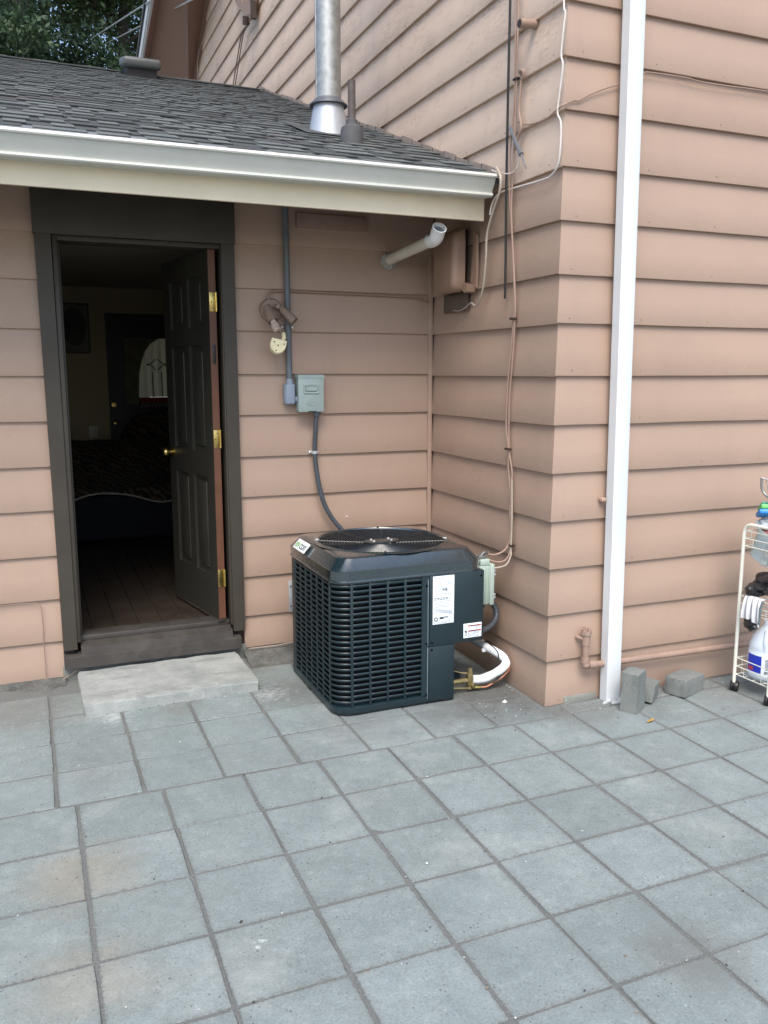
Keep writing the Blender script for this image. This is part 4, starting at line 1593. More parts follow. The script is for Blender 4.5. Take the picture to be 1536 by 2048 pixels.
def print_rows(q, x0, x1, z0, z1, y, rows, seed, mi=0, h=0.0032, dens_=0.8):
    r = random.Random(seed)
    for i in range(rows):
        z = z1 - (z1 - z0) * (i + 0.5) / rows
        x = x0
        end = x0 + (x1 - x0) * r.uniform(0.55, 1.0)
        while x < end:
            w = r.uniform(0.004, 0.016)
            if r.random() < dens_:
                q.box((x, y - 0.0002, z - h / 2), (min(x + w, x1), y, z + h / 2), mi)
            x += w + 0.003


YL = AY0 - 0.0070
q = G()
q.bbox((-0.487, YL - 0.0012, 0.412), (-0.372, YL + 0.001, 0.652), 0.0004)
lab = part(q, 'rating_label', M_LABEL, ac)
q = G()
yt = YL - 0.00135
print_rows(q, -0.480, -0.415, 0.622, 0.648, yt, 3, 1, 0)
print_rows(q, -0.480, -0.400, 0.590, 0.620, yt, 3, 2, 0, 0.0028)
print_rows(q, -0.412, -0.380, 0.606, 0.626, yt, 2, 3, 0)
print_rows(q, -0.480, -0.378, 0.552, 0.588, yt, 5, 4, 0, 0.0026)
print_rows(q, -0.481, -0.376, 0.532, 0.546, yt, 2, 5, 1, 0.0036, 0.95)
print_rows(q, -0.481, -0.380, 0.494, 0.530, yt, 5, 6, 0, 0.0022)
for i in range(16):
    x = -0.470 + i * 0.0055
    q.box((x, yt - 0.0002, 0.474 - i * 0.0012), (x + 0.0022, yt, 0.492 - i * 0.0012), 0)
q.box((-0.4805, yt - 0.0002, 0.462), (-0.4785, yt, 0.496), 1)
for i in range(3):
    x = -0.436 + i * 0.010
    q.box((x, yt - 0.0002, 0.578), (x + 0.006, yt, 0.590), 2)
q.lathe([(0.0105, 0), (0.0105, 0.0003), (0.006, 0.0003), (0.006, 0)], 16, 2, Matrix.Translation((-0.470, yt, 0.4375)) @ Matrix.Rotation(math.pi / 2, 4, 'X'), caps=False)
q.box((-0.4505, yt - 0.0002, 0.436), (-0.428, yt, 0.447), 2)
q.box((-0.4265, yt - 0.0002, 0.442), (-0.404, yt, 0.447), 2)
print_rows(q, -0.481, -0.378, 0.415, 0.427, yt, 2, 9, 0, 0.002)
part(q, 'print', [M_INK, M_INKD, M_INKD], lab, smooth=False)
q = G()
q.bbox((-0.317, YL - 0.0012, 0.323), (-0.216, YL + 0.001, 0.396), 0.0004)
wl = part(q, 'warning_label', M_LABEL, ac)
q = G()
for z in (0.3835, 0.357):
    q.box((-0.293, yt - 0.0002, z - 0.0035), (-0.219, yt, z + 0.0035), 1)
    q.box((-0.285, yt - 0.0004, z - 0.0018), (-0.232, yt - 0.0002, z + 0.0018), 2)
print_rows(q, -0.292, -0.220, 0.363, 0.379, yt, 3, 11, 0, 0.002)
print_rows(q, -0.292, -0.220, 0.327, 0.352, yt, 5, 12, 0, 0.002)
q.box((-0.307, yt - 0.0002, 0.347), (-0.299, yt, 0.362), 2)
q.box((-0.306, yt - 0.0002, 0.336), (-0.300, yt, 0.343), 2)
q.prism([(-0.313, yt, 0.356), (-0.308, yt, 0.362), (-0.306, yt, 0.352)], (0, -0.0002, 0), 2)
part(q, 'print', [M_INK, M_RED, M_INKD], wl, smooth=False)

ac.location = (ACX - 0.010, ACY - 0.022, -0.006)

# refrigerant valve and lines, electrical whip, small enclosure on the right side of the unit
val = thing('service_valve', 'brass refrigerant service valve at the lower right corner of the unit', 'valve', (-0.245, -0.985, 0.07))
q = G()
q.bbox((-0.262, -0.998, 0.035), (-0.232, -0.968, 0.098), 0.006)
q.tube([(-0.247, -0.985, 0.095), (-0.247, -0.985, 0.128)], [0.014, 0.012], 6)
q.tube([(-0.24, -0.985, 0.04), (-0.235, -1.012, 0.036)], 0.010, 8)
q.tube([(-0.245, -0.985, 0.04), (-0.245, -0.985, 0.012)], 0.011, 6)
part(q, 'valve_body', M_VALVE, val)
q = G()
q.tube([(-0.37, -0.97, 0.060), (-0.258, -0.983, 0.062)], 0.013, 10)
q.tube([(-0.38, -0.98, 0.034), (-0.31, -0.99, 0.030), (-0.245, -0.995, 0.022)], 0.006, 8, smooth_n=3)
q.tube([(-0.37, -0.95, 0.135), (-0.30, -0.965, 0.105), (-0.25, -0.98, 0.098)], 0.003, 6, smooth_n=3)
part(q, 'stub_pipe', M_VALVE, val)
q = G()
q.tube([(-0.235, -0.995, 0.026), (-0.205, -1.0, 0.024), (-0.19, -1.0, 0.022)], 0.008, 8)
part(q, 'flare_fitting', M_BRASS, val)

ln = thing('insulated_line', 'white taped refrigerant line looping from the valve to the wall', 'refrigerant line', (-0.12, -0.95, 0.1))
path = [(-0.232, -0.99, 0.066), (-0.177, -0.995, 0.064), (-0.121, -1.0, 0.080), (-0.066, -1.0, 0.104), (-0.034, -0.985, 0.126), (-0.032, -0.95, 0.146), (-0.052, -0.89, 0.163), (-0.078, -0.84, 0.177)]
q = G()
P = spline([Vector(p) for p in path], 8)
q.tube(P, [0.0225 + 0.003 * noise.noise(p * 40) for p in P], 14)
part(q, 'taped_sleeve', M_INSUL, ln)
q = G()
q.tube([(-0.074, -0.85, 0.175), (-0.100, -0.77, 0.188), (-0.125, -0.66, 0.200), (-0.16, -0.5, 0.24)], 0.0195, 12, smooth_n=6)
part(q, 'rear_sleeve', M_LINEGREY, ln)  # rear stretch of the line, coloured grey
q = G()
q.bbox((-0.105, -0.862, 0.152), (-0.075, -0.845, 0.170), 0.004)
for (a, b) in (((-0.16, -0.99, 0.060), 0), ((-0.055, -0.97, 0.12), 1)):
    pass
part(q, 'tape_tail', M_INSUL, ln)
cl = G()
cpath = [(-0.19, -1.0, 0.022), (-0.16, -1.008, 0.024), (-0.12, -1.010, 0.040), (-0.07, -1.018, 0.070), (-0.022, -1.0, 0.100), (-0.012, -0.955, 0.125), (-0.028, -0.88, 0.175), (-0.055, -0.82, 0.195), (-0.08, -0.74, 0.213), (-0.12, -0.62, 0.24)]
cl.tube(cpath, 0.0055, 8, smooth_n=5)
cl.obj('copper_line', M_COPPER, label='thin bare copper tube following the white insulated line', cat='copper tube')
cl = G()
cl.tube([(-0.145, -0.985, 0.052), (-0.115, -0.975, 0.10), (-0.075, -0.965, 0.128), (-0.055, -0.94, 0.165), (-0.060, -0.88, 0.190), (-0.080, -0.82, 0.202), (-0.12, -0.68, 0.225)], 0.003, 6, smooth_n=5)
cl.tube([(-0.14, -1.008, 0.03), (-0.09, -1.022, 0.066), (-0.030, -1.005, 0.110), (-0.014, -0.955, 0.145), (-0.04, -0.87, 0.188), (-0.08, -0.78, 0.210)], 0.003, 6, smooth_n=5)
cl.obj('thermostat_wire', M_CABB, label='thin black control wire tied along the white refrigerant line', cat='wire')
cl = G()
cl.tube([(-0.24, -0.83, 0.30), (-0.20, -0.84, 0.275), (-0.15, -0.84, 0.25), (-0.12, -0.835, 0.225), (-0.085, -0.84, 0.205)], 0.0028, 6, smooth_n=4)
cl.tube([(-0.25, -0.79, 0.31), (-0.17, -0.81, 0.268), (-0.145, -0.80, 0.262), (-0.10, -0.80, 0.225), (-0.07, -0.83, 0.20)], 0.0028, 6, smooth_n=4)
cl.obj('sensor_cable', M_CABG, label='pale tan cable looping over the grey pipe behind the unit', cat='cable')

wh = thing('power_whip', 'dark flexible conduit looping from beneath the pale enclosure to the unit', 'conduit', (-0.1, -0.9, 0.3))
q = G()
pp = spline([Vector(p) for p in [(-0.20, -0.93, 0.302), (-0.14, -0.925, 0.300), (-0.085, -0.91, 0.312), (-0.040, -0.885, 0.345), (-0.036, -0.868, 0.390), (-0.060, -0.862, 0.425), (-0.085, -0.87, 0.442)]], 10)
q.tube(pp, [0.0152 + 0.0009 * math.sin(i * 1.6) for i in range(len(pp))], 12)
part(q, 'hose', M_WHIP, wh)
q = G()
q.tube([(-0.205, -0.93, 0.302), (-0.188, -0.93, 0.302)], 0.0195, 8)
part(q, 'gland', M_BLACKP, wh)

enc = thing('side_enclosure', 'pale grey green electrical enclosure fixed to the right side of the unit', 'electrical box', (-0.15, -0.94, 0.57))
q = G()
q.bbox((-0.203, -0.985, 0.452), (-0.142, -0.86, 0.655), 0.006)
q.bbox((-0.196, -0.985, 0.655), (-0.140, -0.87, 0.688), 0.006)
part(q, 'housing', M_BOXPALE, enc)
q = G()
q.bbox((-0.142, -0.992, 0.448), (-0.116, -0.85, 0.662), 0.006)
part(q, 'cover', M_BOXPALE, enc)
q = G()
for x in (-0.188, -0.165, -0.146):
    q.bbox((x - 0.003, -0.990, 0.46), (x + 0.003, -0.984, 0.65), 0.0015)
part(q, 'ridge', M_BOXPALE, enc)
for z in (0.485, 0.50, 0.605, 0.625):
    q = G()
    q.bbox((-0.117, -0.985, z - 0.006), (-0.104, -0.965, z + 0.006), 0.003)
    part(q, 'cover_screw', M_GALVL, enc)
q = G()
q.tube([(-0.16, -0.95, 0.43), (-0.16, -0.95, 0.452)], 0.011, 10)
part(q, 'bottom_bushing', M_BLACKP, enc)
q = G()
q.bbox((-0.20, -0.975, 0.690), (-0.150, -0.945, 0.705), 0.004)
q.tube([(-0.185, -0.96, 0.70), (-0.165, -0.965, 0.722), (-0.14, -0.955, 0.715)], 0.006, 7)
q.tube([(-0.175, -0.95, 0.715), (-0.15, -0.94, 0.708), (-0.12, -0.935, 0.712)], 0.005, 7)
part(q, 'cable_clamp', M_GREYMETAL, enc)

# ---------------------------------------------------------------- fixtures on the back wall
cond = thing('conduit', 'straight grey electrical conduit running down from the eave to the disconnect', 'conduit', (-0.893, -0.03, 2.0))
q = G()
q.tube([(-0.897, -0.022, 2.54), (-0.890, -0.022, 1.555)], 0.0165, 16)
part(q, 'pipe', M_CONDUIT, cond)
q = G()
q.tube([(-0.8935, -0.0225, 1.855), (-0.8935, -0.0225, 1.873)], 0.0195, 16)
q.bbox((-0.928, -0.006, 1.853), (-0.859, 0.004, 1.875), 0.003)
part(q, 'pipe_strap', M_CONDUIT, cond)
for x in (-0.922, -0.865):
    q = G()
    q.lathe([(0.0085, 0), (0.0085, 0.003), (0.004, 0.006)], 10, 0, Matrix.Translation((x, -0.006, 1.864)) @ Matrix.Rotation(math.pi / 2, 4, 'X'))
    part(q, 'strap_screw', M_SCREW, cond)
q = G()
q.bbox((-0.922, -0.058, 1.440), (-0.866, -0.004, 1.555), 0.012, seg=3)
q.tube([(-0.8905, -0.026, 1.55), (-0.8905, -0.026, 1.582)], 0.0205, 16)
q.tube([(-0.87, -0.03, 1.468), (-0.84, -0.03, 1.468)], 0.0175, 14)
part(q, 'conduit_body', M_CONDBODY, cond)
q = G()
q.bbox((-0.926, -0.052, 1.446), (-0.9215, -0.010, 1.549), 0.002)
part(q, 'body_cover', M_CONDBODY, cond)

dis = thing('disconnect_box', 'grey green electrical disconnect box with a raised handle on the wall', 'electrical box', (-0.78, -0.04, 1.5))
q = G()
q.bbox((-0.853, -0.066, 1.402), (-0.709, -0.004, 1.592), 0.004)
part(q, 'enclosure', M_BOXGREEN, dis)
q = G()
q.bbox((-0.856, -0.078, 1.398), (-0.706, -0.064, 1.588), 0.005)
part(q, 'cover', M_BOXGREEN, dis)
q = G()
q.prism([(-0.858, -0.080, 1.586), (-0.858, -0.080, 1.603), (-0.858, -0.004, 1.607), (-0.858, -0.004, 1.592)], (0.154, 0, 0))
part(q, 'rain_hood', M_BOXGREEN, dis, smooth=False)
q = G()
loft(q, [[(-0.782 + x * 1.0, -0.078, 1.525 + z) for x, z in rrect(0.046, 0.026, 0.006, 3)], [(-0.782 + x, -0.084, 1.525 + z) for x, z in rrect(0.044, 0.024, 0.006, 3)],
         [(-0.782 + x, -0.085, 1.525 + z) for x, z in rrect(0.040, 0.021, 0.005, 3)], [(-0.782 + x, -0.080, 1.527 + z) for x, z in rrect(0.034, 0.014, 0.004, 3)],
         [(-0.782 + x, -0.090, 1.528 + z) for x, z in rrect(0.031, 0.011, 0.004, 3)]], capt=True)
part(q, 'handle', M_BOXGREEN, dis)
q = G()
q.tube([(-0.782 + 0.026 * math.cos(a), -0.0785, 1.449 + 0.013 * math.sin(a)) for a in [math.pi + math.pi * k / 10 for k in range(11)]], 0.0022, 6)
q.tube([(-0.782 + 0.026 * math.cos(a), -0.0785, 1.449 + 0.005 * math.sin(a)) for a in [math.pi * 2 * k / 16 for k in range(17)]], 0.0014, 5)
q.tube([(-0.782 + 0.010 * math.cos(a), -0.0785, 1.464 + 0.006 * math.sin(a)) for a in [math.pi * k / 6 for k in range(7)]], 0.0016, 5)
part(q, 'embossed_mark', M_BOXGREEN, dis)
q = G()
q.box((-0.800, -0.0795, 1.3985), (-0.752, -0.070, 1.404))
part(q, 'hasp_slot', M_BLACKP, dis, smooth=False)
q = G()
q.tube([(-0.737, -0.036, 1.40), (-0.737, -0.036, 1.376)], [0.022, 0.020], 14)
part(q, 'hub_fitting', M_CONDUIT, dis)

fl = thing('flexible_conduit', 'dark flexible conduit hanging from the disconnect box down behind the unit', 'conduit', (-0.73, -0.04, 1.1))
q = G()
pp = spline([Vector(p) for p in [(-0.737, -0.036, 1.385), (-0.743, -0.034, 1.326), (-0.749, -0.026, 1.17), (-0.742, -0.030, 1.069), (-0.725, -0.040, 0.953), (-0.694, -0.048, 0.849), (-0.640, -0.06, 0.757), (-0.56, -0.09, 0.66), (-0.52, -0.17, 0.56), (-0.5, -0.255, 0.50)]], 12)
q.tube(pp, [0.0135 + 0.0005 * math.sin(i * 2.1) for i in range(len(pp))], 12)
part(q, 'hose', M_WHIP, fl)
q = G()
q.bbox((-0.775, -0.006, 1.158), (-0.722, 0.004, 1.176), 0.003)
q.tube([(-0.748, -0.026, 1.159), (-0.748, -0.026, 1.175)], 0.0165, 14)
part(q, 'pipe_strap', M_GALVL, fl)
for x in (-0.772, -0.726):
    q = G()
    q.lathe([(0.0075, 0), (0.0075, 0.003), (0.004, 0.006)], 10, 0, Matrix.Translation((x, -0.006, 1.167)) @ Matrix.Rotation(math.pi / 2, 4, 'X'))
    part(q, 'strap_screw', M_SCREW, fl)

fld = thing('floodlight', 'tan painted twin floodlight with a yellowed motion sensor beside the door', 'floodlight', (-0.983, -0.02, 1.953))
q = G()
mtW = Matrix.Translation((-0.983, 0.0, 1.953)) @ Matrix.Rotation(math.pi / 2, 4, 'X')
q.lathe([(0.064, -0.004), (0.064, 0.012), (0.058, 0.022), (0.045, 0.026), (0.002, 0.028)], 28, 0, mtW)
part(q, 'base_plate', M_FLOOD, fld)


def cup(a, b, r0, r1):
    a, b = Vector(a), Vector(b)
    d = (b - a)
    L_ = d.length
    mt = Matrix.Translation(a) @ d.to_track_quat('Z', 'Y').to_matrix().to_4x4()
    q = G()
    q.lathe([(r0 * 0.3, -0.006), (r0 * 0.8, 0), (r0, 0.012), (r1, L_), (r1 - 0.004, L_), (r1 - 0.005, L_ * 0.55), (0.004, L_ * 0.5)], 20, 0, mt)
    return q, mt, L_


q, mt, L_ = cup((-1.020, -0.048, 1.968), (-0.998, -0.098, 1.888), 0.023, 0.030)
lh = part(q, 'lamp_holder', M_FLOOD, fld)
q = G()
q.lathe([(0.017, L_ * 0.5), (0.017, L_ + 0.018), (0.012, L_ + 0.022)], 14, 0, mt)
pp = [mt @ Vector((0.015 * math.cos(k * 0.7), 0.015 * math.sin(k * 0.7), L_ + 0.022 + 0.0016 * k)) for k in range(24)]
q.tube(pp, 0.0068, 8)
part(q, 'spiral_bulb', M_BULB, lh)
q, mt, L_ = cup((-0.938, -0.060, 1.958), (-0.880, -0.105, 1.890), 0.021, 0.026)
part(q, 'lamp_holder', M_FLOOD, fld)
q = G()
q.tube([(-0.983, -0.022, 1.965), (-1.01, -0.04, 1.972), (-1.022, -0.05, 1.966)], 0.011, 10)
q.tube([(-0.975, -0.022, 1.97), (-0.955, -0.045, 1.972), (-0.936, -0.060, 1.960)], 0.011, 10)
q.lathe([(0.015, -0.012), (0.015, 0.012)], 12, 0, Matrix.Translation((-0.957, -0.045, 1.970)) @ Matrix.Rotation(0.6, 4, 'Y'))
part(q, 'knuckle', M_FLOOD, fld)
q = G()
q.tube([(-0.985, -0.026, 1.92), (-0.975, -0.06, 1.90), (-0.958, -0.085, 1.86), (-0.955, -0.095, 1.83)], 0.010, 10, smooth_n=4)
part(q, 'sensor_arm', M_FLOOD, fld)
q = G()
sd = Vector((-0.15, -0.55, -0.82)).normalized()
dome = []
ms = Matrix.Translation((-0.975, -0.105, 1.765)) @ Vector((-0.10, -0.93, 0.20)).normalized().to_track_quat('Z', 'Y').to_matrix().to_4x4() @ Matrix.Rotation(math.radians(-14), 4, 'Z')
out = [(0.044 * math.cos(math.pi + math.pi * k / 16), 0.050 * math.sin(math.pi + math.pi * k / 16)) for k in range(17)]
poly = [(x, y) for x, y in out] + [(0.044, 0.030), (-0.040, 0.030)]
loft(q, [[ms @ Vector((x, y, -0.02)) for x, y in poly], [ms @ Vector((x, y, 0.006)) for x, y in poly], [ms @ Vector((x * 0.93, y * 0.93, 0.011)) for x, y in poly]], capb=True, capt=True)
for x, y in ((-0.024, 0.008), (0.030, 0.008), (-0.006, -0.036), (0.0, -0.006)):
    q.lathe([(0.004, 0.0105), (0.004, 0.0125)], 8, 1, ms @ Matrix.Translation((x, y, 0)))
part(q, 'motion_sensor', [M_SENSOR, M_DARKWOOD], fld)
q = G()
q.tube([ms @ Vector((0.02, 0.028, -0.006)), ms @ Vector((0.026, 0.05, -0.012)), ms @ Vector((0.018, 0.075, -0.02))], 0.012, 10)
part(q, 'sensor_neck', M_SENSOR, fld)
q = G()
for x, z in ((-1.0, 1.985), (-0.966, 1.93)):
    q.lathe([(0.005, 0.02), (0.005, 0.03)], 8, 0, Matrix.Translation((x, 0, z)) @ Matrix.Rotation(math.pi / 2, 4, 'X'))
part(q, 'plate_screw', M_FLOOD, fld)


def cable(name, pts, r, mat, label, cat='cable', sn=6, seg=8, group=None):
    q = G()
    q.tube(pts, r, seg, smooth_n=sn)
    return q.obj(name, mat, label=label, cat=cat, group=group)


cable('floodlight_cable', [(-1.0, -0.014, 2.0), (-0.996, -0.012, 2.031), (-0.985, -0.008, 2.047), (-0.959, -0.006, 2.057), (-0.88, -0.005, 2.061), (-0.701, -0.004, 2.058), (-0.4, -0.004, 2.056), (-0.213, -0.004, 2.053), (-0.10, -0.007, 2.050), (-0.055, -0.014, 2.035), (-0.026, -0.014, 2.028)],
      0.0055, M_CABP, 'tan cable along the siding lap from the floodlight to the corner box')

pv = thing('drain_pipe', 'ivory plastic drain pipe sticking out of the wall under the eave with white elbow', 'pipe', (-0.278, -0.3, 2.26))
q = G()
q.tube([(-0.278, 0.01, 2.255), (-0.274, -0.58, 2.289)], 0.030, 20)
part(q, 'pipe', M_PVC, pv)
ed = Vector((-0.05, -0.75, 0.62)).normalized()
e0 = Vector((-0.274, -0.575, 2.2885))
q = G()
pa = spline([e0 + Vector((0, 0.035, -0.002)), e0, e0 + Vector((0, -0.028, 0.008)), e0 + Vector((-0.001, -0.028, 0.008)) + ed * 0.03, e0 + Vector((-0.002, -0.028, 0.008)) + ed * 0.058], 6)
q.tube(pa, 0.0365, 22, caps=False)
rim = pa[-1]
mt = Matrix.Translation(rim) @ ed.to_track_quat('Z', 'Y').to_matrix().to_4x4()
q.lathe([(0.0365, 0.0), (0.0375, 0.002), (0.0375, 0.005), (0.0315, 0.005), (0.0310, -0.03), (0.027, -0.032), (0.026, -0.055)], 22, 0, mt, caps=False)
part(q, 'elbow', M_PVCW, pv)
q = G()
q.lathe([(0.0305, -0.016), (0.0305, -0.018)], 16, 0, mt)
part(q, 'bore_shade_disc', simple('painted_bore_shade', (0.16, 0.19, 0.21), 0.4), pv)  # disc coloured as the shade inside the white elbow
q = G()
for i in range(4):
    q.box((-0.010 + i * 0.006, -0.002, 0), (-0.006 + i * 0.006, 0.010, 0.0008), 0, Matrix.Translation(e0 + Vector((-0.0345, -0.015, 0.016))) @ Vector((-0.95, -0.2, 0.15)).normalized().to_track_quat('Z', 'Y').to_matrix().to_4x4())
part(q, 'moulded_mark', M_INKD, pv, smooth=False)
q = G()
blob(q, (-0.279, -0.002, 2.248), (0.048, 0.016, 0.046), 3, 0.3, 2.5)
part(q, 'sealant', M_CAULK, pv)

mp = G()
mp.bbox((-0.912, -0.0055, 0.235), (-0.868, -0.002, 0.425), 0.001)
mpo = mp.obj('metal_plate', M_GALVL, label='small flat zinc plate screwed to the wall left of the unit', cat='metal plate')
q = G()
for z in (0.27, 0.39):
    q.lathe([(0.005, 0.0), (0.005, 0.002)], 8, 0, Matrix.Translation((-0.90, -0.0055, z)) @ Matrix.Rotation(math.pi / 2, 4, 'X'))
part(q, 'nail_hole', M_BLACKP, mpo)
ns = G()
ns.lathe([(0.007, 0), (0.006, 0.004), (0.002, 0.006)], 10, 0, Matrix.Translation((-0.545, 0.006, 0.775)) @ Matrix.Rotation(math.pi / 2, 4, 'X'))
ns.obj('screw', M_SCREW, label='single bright screw head in the siding above the fan unit', cat='screw')

# ---------------------------------------------------------------- service box under the eave corner
sb = thing('service_box', 'brown painted plastic hood box in the corner beneath the eave', 'utility box', (-0.06, -0.36, 2.2))
q = G()
rings = []
for (z, ins, d) in ((2.045, 0.045, 0.06), (2.050, 0.02, 0.095), (2.068, 0.006, 0.115), (2.10, 0.0, 0.120), (2.30, 0.0, 0.120), (2.345, 0.004, 0.112), (2.372, 0.02, 0.07)):
    y0, y1 = -0.235 - ins, -0.492 + ins
    rr_ = 0.03
    ring = [(-0.001, y0, z)]
    for k in range(6):
        a = math.pi / 2 * k / 5
        ring.append((-d + rr_ - rr_ * math.sin(a), y0 - rr_ + rr_ * math.cos(a), z))
    for k in range(6):
        a = math.pi / 2 * k / 5
        ring.append((-d + rr_ - rr_ * math.cos(a), y1 + rr_ - rr_ * math.sin(a), z))
    ring.append((-0.045, y1 + 0.002, z))
    rings.append(ring)
loft(q, rings, closed=False)
part(q, 'hood', M_BROWNPAINT, sb, sharp=50)
q = G()
loft(q, [[(x, y + 0.0, z) for (x, y, z) in r][:1] + [(-0.02, -0.26, rings[i][0][2]), (-0.02, -0.47, rings[i][0][2])] for i, r in enumerate(rings)], closed=False)
part(q, 'inner_plate', M_SOFFIT, sb, smooth=False)
q = G()
q.prism([(-0.006, -0.44, 2.10), (-0.006, -0.545, 2.075), (-0.006, -0.535, 2.042), (-0.006, -0.515, 2.036), (-0.006, -0.49, 2.052), (-0.006, -0.44, 2.075)], (-0.055, 0, 0))
q.prism([(-0.005, -0.5, 2.09), (-0.005, -0.56, 2.06), (-0.005, -0.565, 2.12), (-0.005, -0.56, 2.33), (-0.005, -0.53, 2.35)], (-0.012, 0, 0))
part(q, 'side_lip', M_BROWNPAINT, sb, smooth=False)
q = G()
q.bbox((-0.008, -0.455, 1.950), (-0.001, -0.165, 2.062), 0.002)
part(q, 'back_plate', simple('bare_backplate', (0.12, 0.09, 0.065), 0.7), sb)

# ---------------------------------------------------------------- cables on the side wall
cable('black_cable', [(-0.03, -0.878, 5.2), (-0.03, -0.874, 4.0), (-0.03, -0.872, 3.349), (-0.028, -0.867, 3.0), (-0.026, -0.865, 2.796), (-0.025, -0.866, 2.452), (-0.022, -0.868, 2.216), (-0.022, -0.872, 1.98)], 0.0062, M_CABB,
      'black cable hanging straight down the side wall with a cut end')
A = [(-0.02, -0.935, 5.0), (-0.02, -0.93, 4.2), (-0.02, -0.930, 3.33), (-0.020, -0.930, 3.157), (-0.02, -0.929, 2.894), (-0.02, -0.919, 2.603), (-0.018, -0.906, 2.399), (-0.016, -0.932, 2.161), (-0.015, -0.951, 1.97), (-0.014, -0.946, 1.874), (-0.014, -0.929, 1.73),
     (-0.014, -0.910, 1.607), (-0.014, -0.901, 1.483), (-0.013, -0.899, 1.331), (-0.013, -0.928, 1.232), (-0.013, -0.927, 1.143), (-0.013, -0.947, 1.056), (-0.013, -0.961, 0.955), (-0.018, -0.974, 0.854), (-0.024, -0.971, 0.763), (-0.05, -0.966, 0.72), (-0.10, -0.955, 0.70), (-0.15, -0.95, 0.712)]
B_ = [(-0.02, -0.910, 5.0), (-0.02, -0.905, 4.2), (-0.02, -0.903, 3.34), (-0.02, -0.910, 3.186), (-0.02, -0.915, 2.898), (-0.02, -0.888, 2.679), (-0.018, -0.889, 2.448), (-0.016, -0.926, 2.209), (-0.015, -0.957, 1.969), (-0.014, -0.956, 1.874), (-0.012, -0.946, 1.729),
      (-0.012, -0.924, 1.533), (-0.012, -0.920, 1.408), (-0.012, -0.928, 1.232), (-0.012, -0.963, 1.121), (-0.012, -0.958, 1.019), (-0.012, -0.946, 0.94), (-0.016, -0.975, 0.828), (-0.022, -0.985, 0.739), (-0.045, -0.985, 0.68), (-0.09, -0.975, 0.665), (-0.15, -0.96, 0.685)]
cable('brown_cable', A, 0.0048, M_CABP, 'tan cable zigzagging beside the black cable down to the pale enclosure', sn=4)
cable('tan_cable', B_, 0.0045, M_CABP, 'thinner grey tan cable twisting round the tan one down the side wall', sn=4)
cable('looped_cable', [(-0.012, -0.962, 1.10), (-0.02, -0.985, 0.90), (-0.025, -0.99, 0.74), (-0.03, -1.0, 0.70), (-0.06, -1.005, 0.655), (-0.11, -0.99, 0.640), (-0.125, -0.985, 0.645)], 0.0045, M_CABG, 'lowest pale cable loop entering the enclosure near the unit')
q = G()
for (y, z) in ((-0.948, 1.878), (-0.928, 1.235), (-0.925, 2.985), (-0.985, 0.748)):
    q = G()
    q.bbox((-0.030, y - 0.018, z - 0.005), (-0.006, y + 0.018, z + 0.005), 0.002)
    q.obj('cable_tie', M_DARKWOOD, label={1.878: 'dark tie round the tan cables below the black cable end', 1.235: 'dark tie round the tan cables midway down the side wall', 2.985: 'dark tie by the hook high on the side wall', 0.748: 'tie round the tan cables just above the pale enclosure'}[z], cat='cable tie', group='ties on the tan cables')
cable('white_cable', [(-0.014, -1.285, 3.6), (-0.013, -1.291, 3.196), (-0.010, -1.300, 3.147), (-0.013, -1.295, 3.076), (-0.013, -1.284, 2.98), (-0.013, -1.299, 2.934), (-0.013, -1.287, 2.857), (-0.013, -1.270, 2.748), (-0.013, -1.299, 2.689), (-0.013, -1.293, 2.545), (-0.013, -1.239, 2.491), (-0.012, -1.138, 2.486), (-0.012, -0.941, 2.495), (-0.02, -0.80, 2.495), (-0.03, -0.745, 2.46), (-0.04, -0.735, 2.40)],
      0.0042, M_CABW, 'white cable wandering down beside the outer wall corner to the gutter end')
cable('pale_cable', [(-0.045, -0.80, 2.61), (-0.055, -0.86, 2.554), (-0.055, -0.854, 2.487), (-0.055, -0.799, 2.414), (-0.055, -0.738, 2.304), (-0.05, -0.722, 2.184), (-0.045, -0.69, 2.051), (-0.04, -0.640, 1.98), (-0.035, -0.59, 1.963), (-0.03, -0.535, 1.983), (-0.025, -0.47, 1.966), (-0.02, -0.395, 1.953), (-0.02, -0.31, 1.957)],
      [0.0075, 0.003], M_CABG, 'frayed pale cable drooping from the gutter end to the brown hood box')
cable('drip_loop', [(-0.012, -0.966, 2.985), (-0.025, -0.966, 3.006), (-0.025, -0.993, 3.000), (-0.02, -0.990, 2.975), (-0.02, -0.972, 2.958), (-0.02, -0.962, 2.884), (-0.02, -0.960, 2.829), (-0.02, -0.981, 2.757), (-0.02, -0.956, 2.719), (-0.02, -0.927, 2.669)], 0.0075, M_CABP, 'thick short painted cable hooked from an eye high on the side wall')
q = G()
p0, p1, p2 = Vector((-0.03, -0.888, 2.78)), Vector((-0.035, -1.013, 2.627)), Vector((-0.03, -1.052, 2.556))
q.tube([p0, p1], [0.006, 0.013], 6)
q.tube([p0 + Vector((0.0, -0.01, 0)), p1 + Vector((0, 0.012, 0.02))], 0.004, 6)
cl_ = q.obj('wire_clamp', M_GREYMETAL, label='grey metal wedge clamp dangling among the cables above the gutter end', cat='clamp')
q = G()
q.tube([p1, p2], [0.006, 0.003], 6)
part(q, 'tail_wire', M_GREYMETAL, cl_)
cable('loop_wire', [(-0.012, -0.70, 2.625), (-0.03, -0.740, 2.61), (-0.03, -0.814, 2.585), (-0.03, -0.90, 2.564), (-0.028, -0.955, 2.573), (-0.025, -0.975, 2.609), (-0.02, -0.965, 2.66)], 0.003, M_CABW, 'thin cream wire looping just above the gutter end')
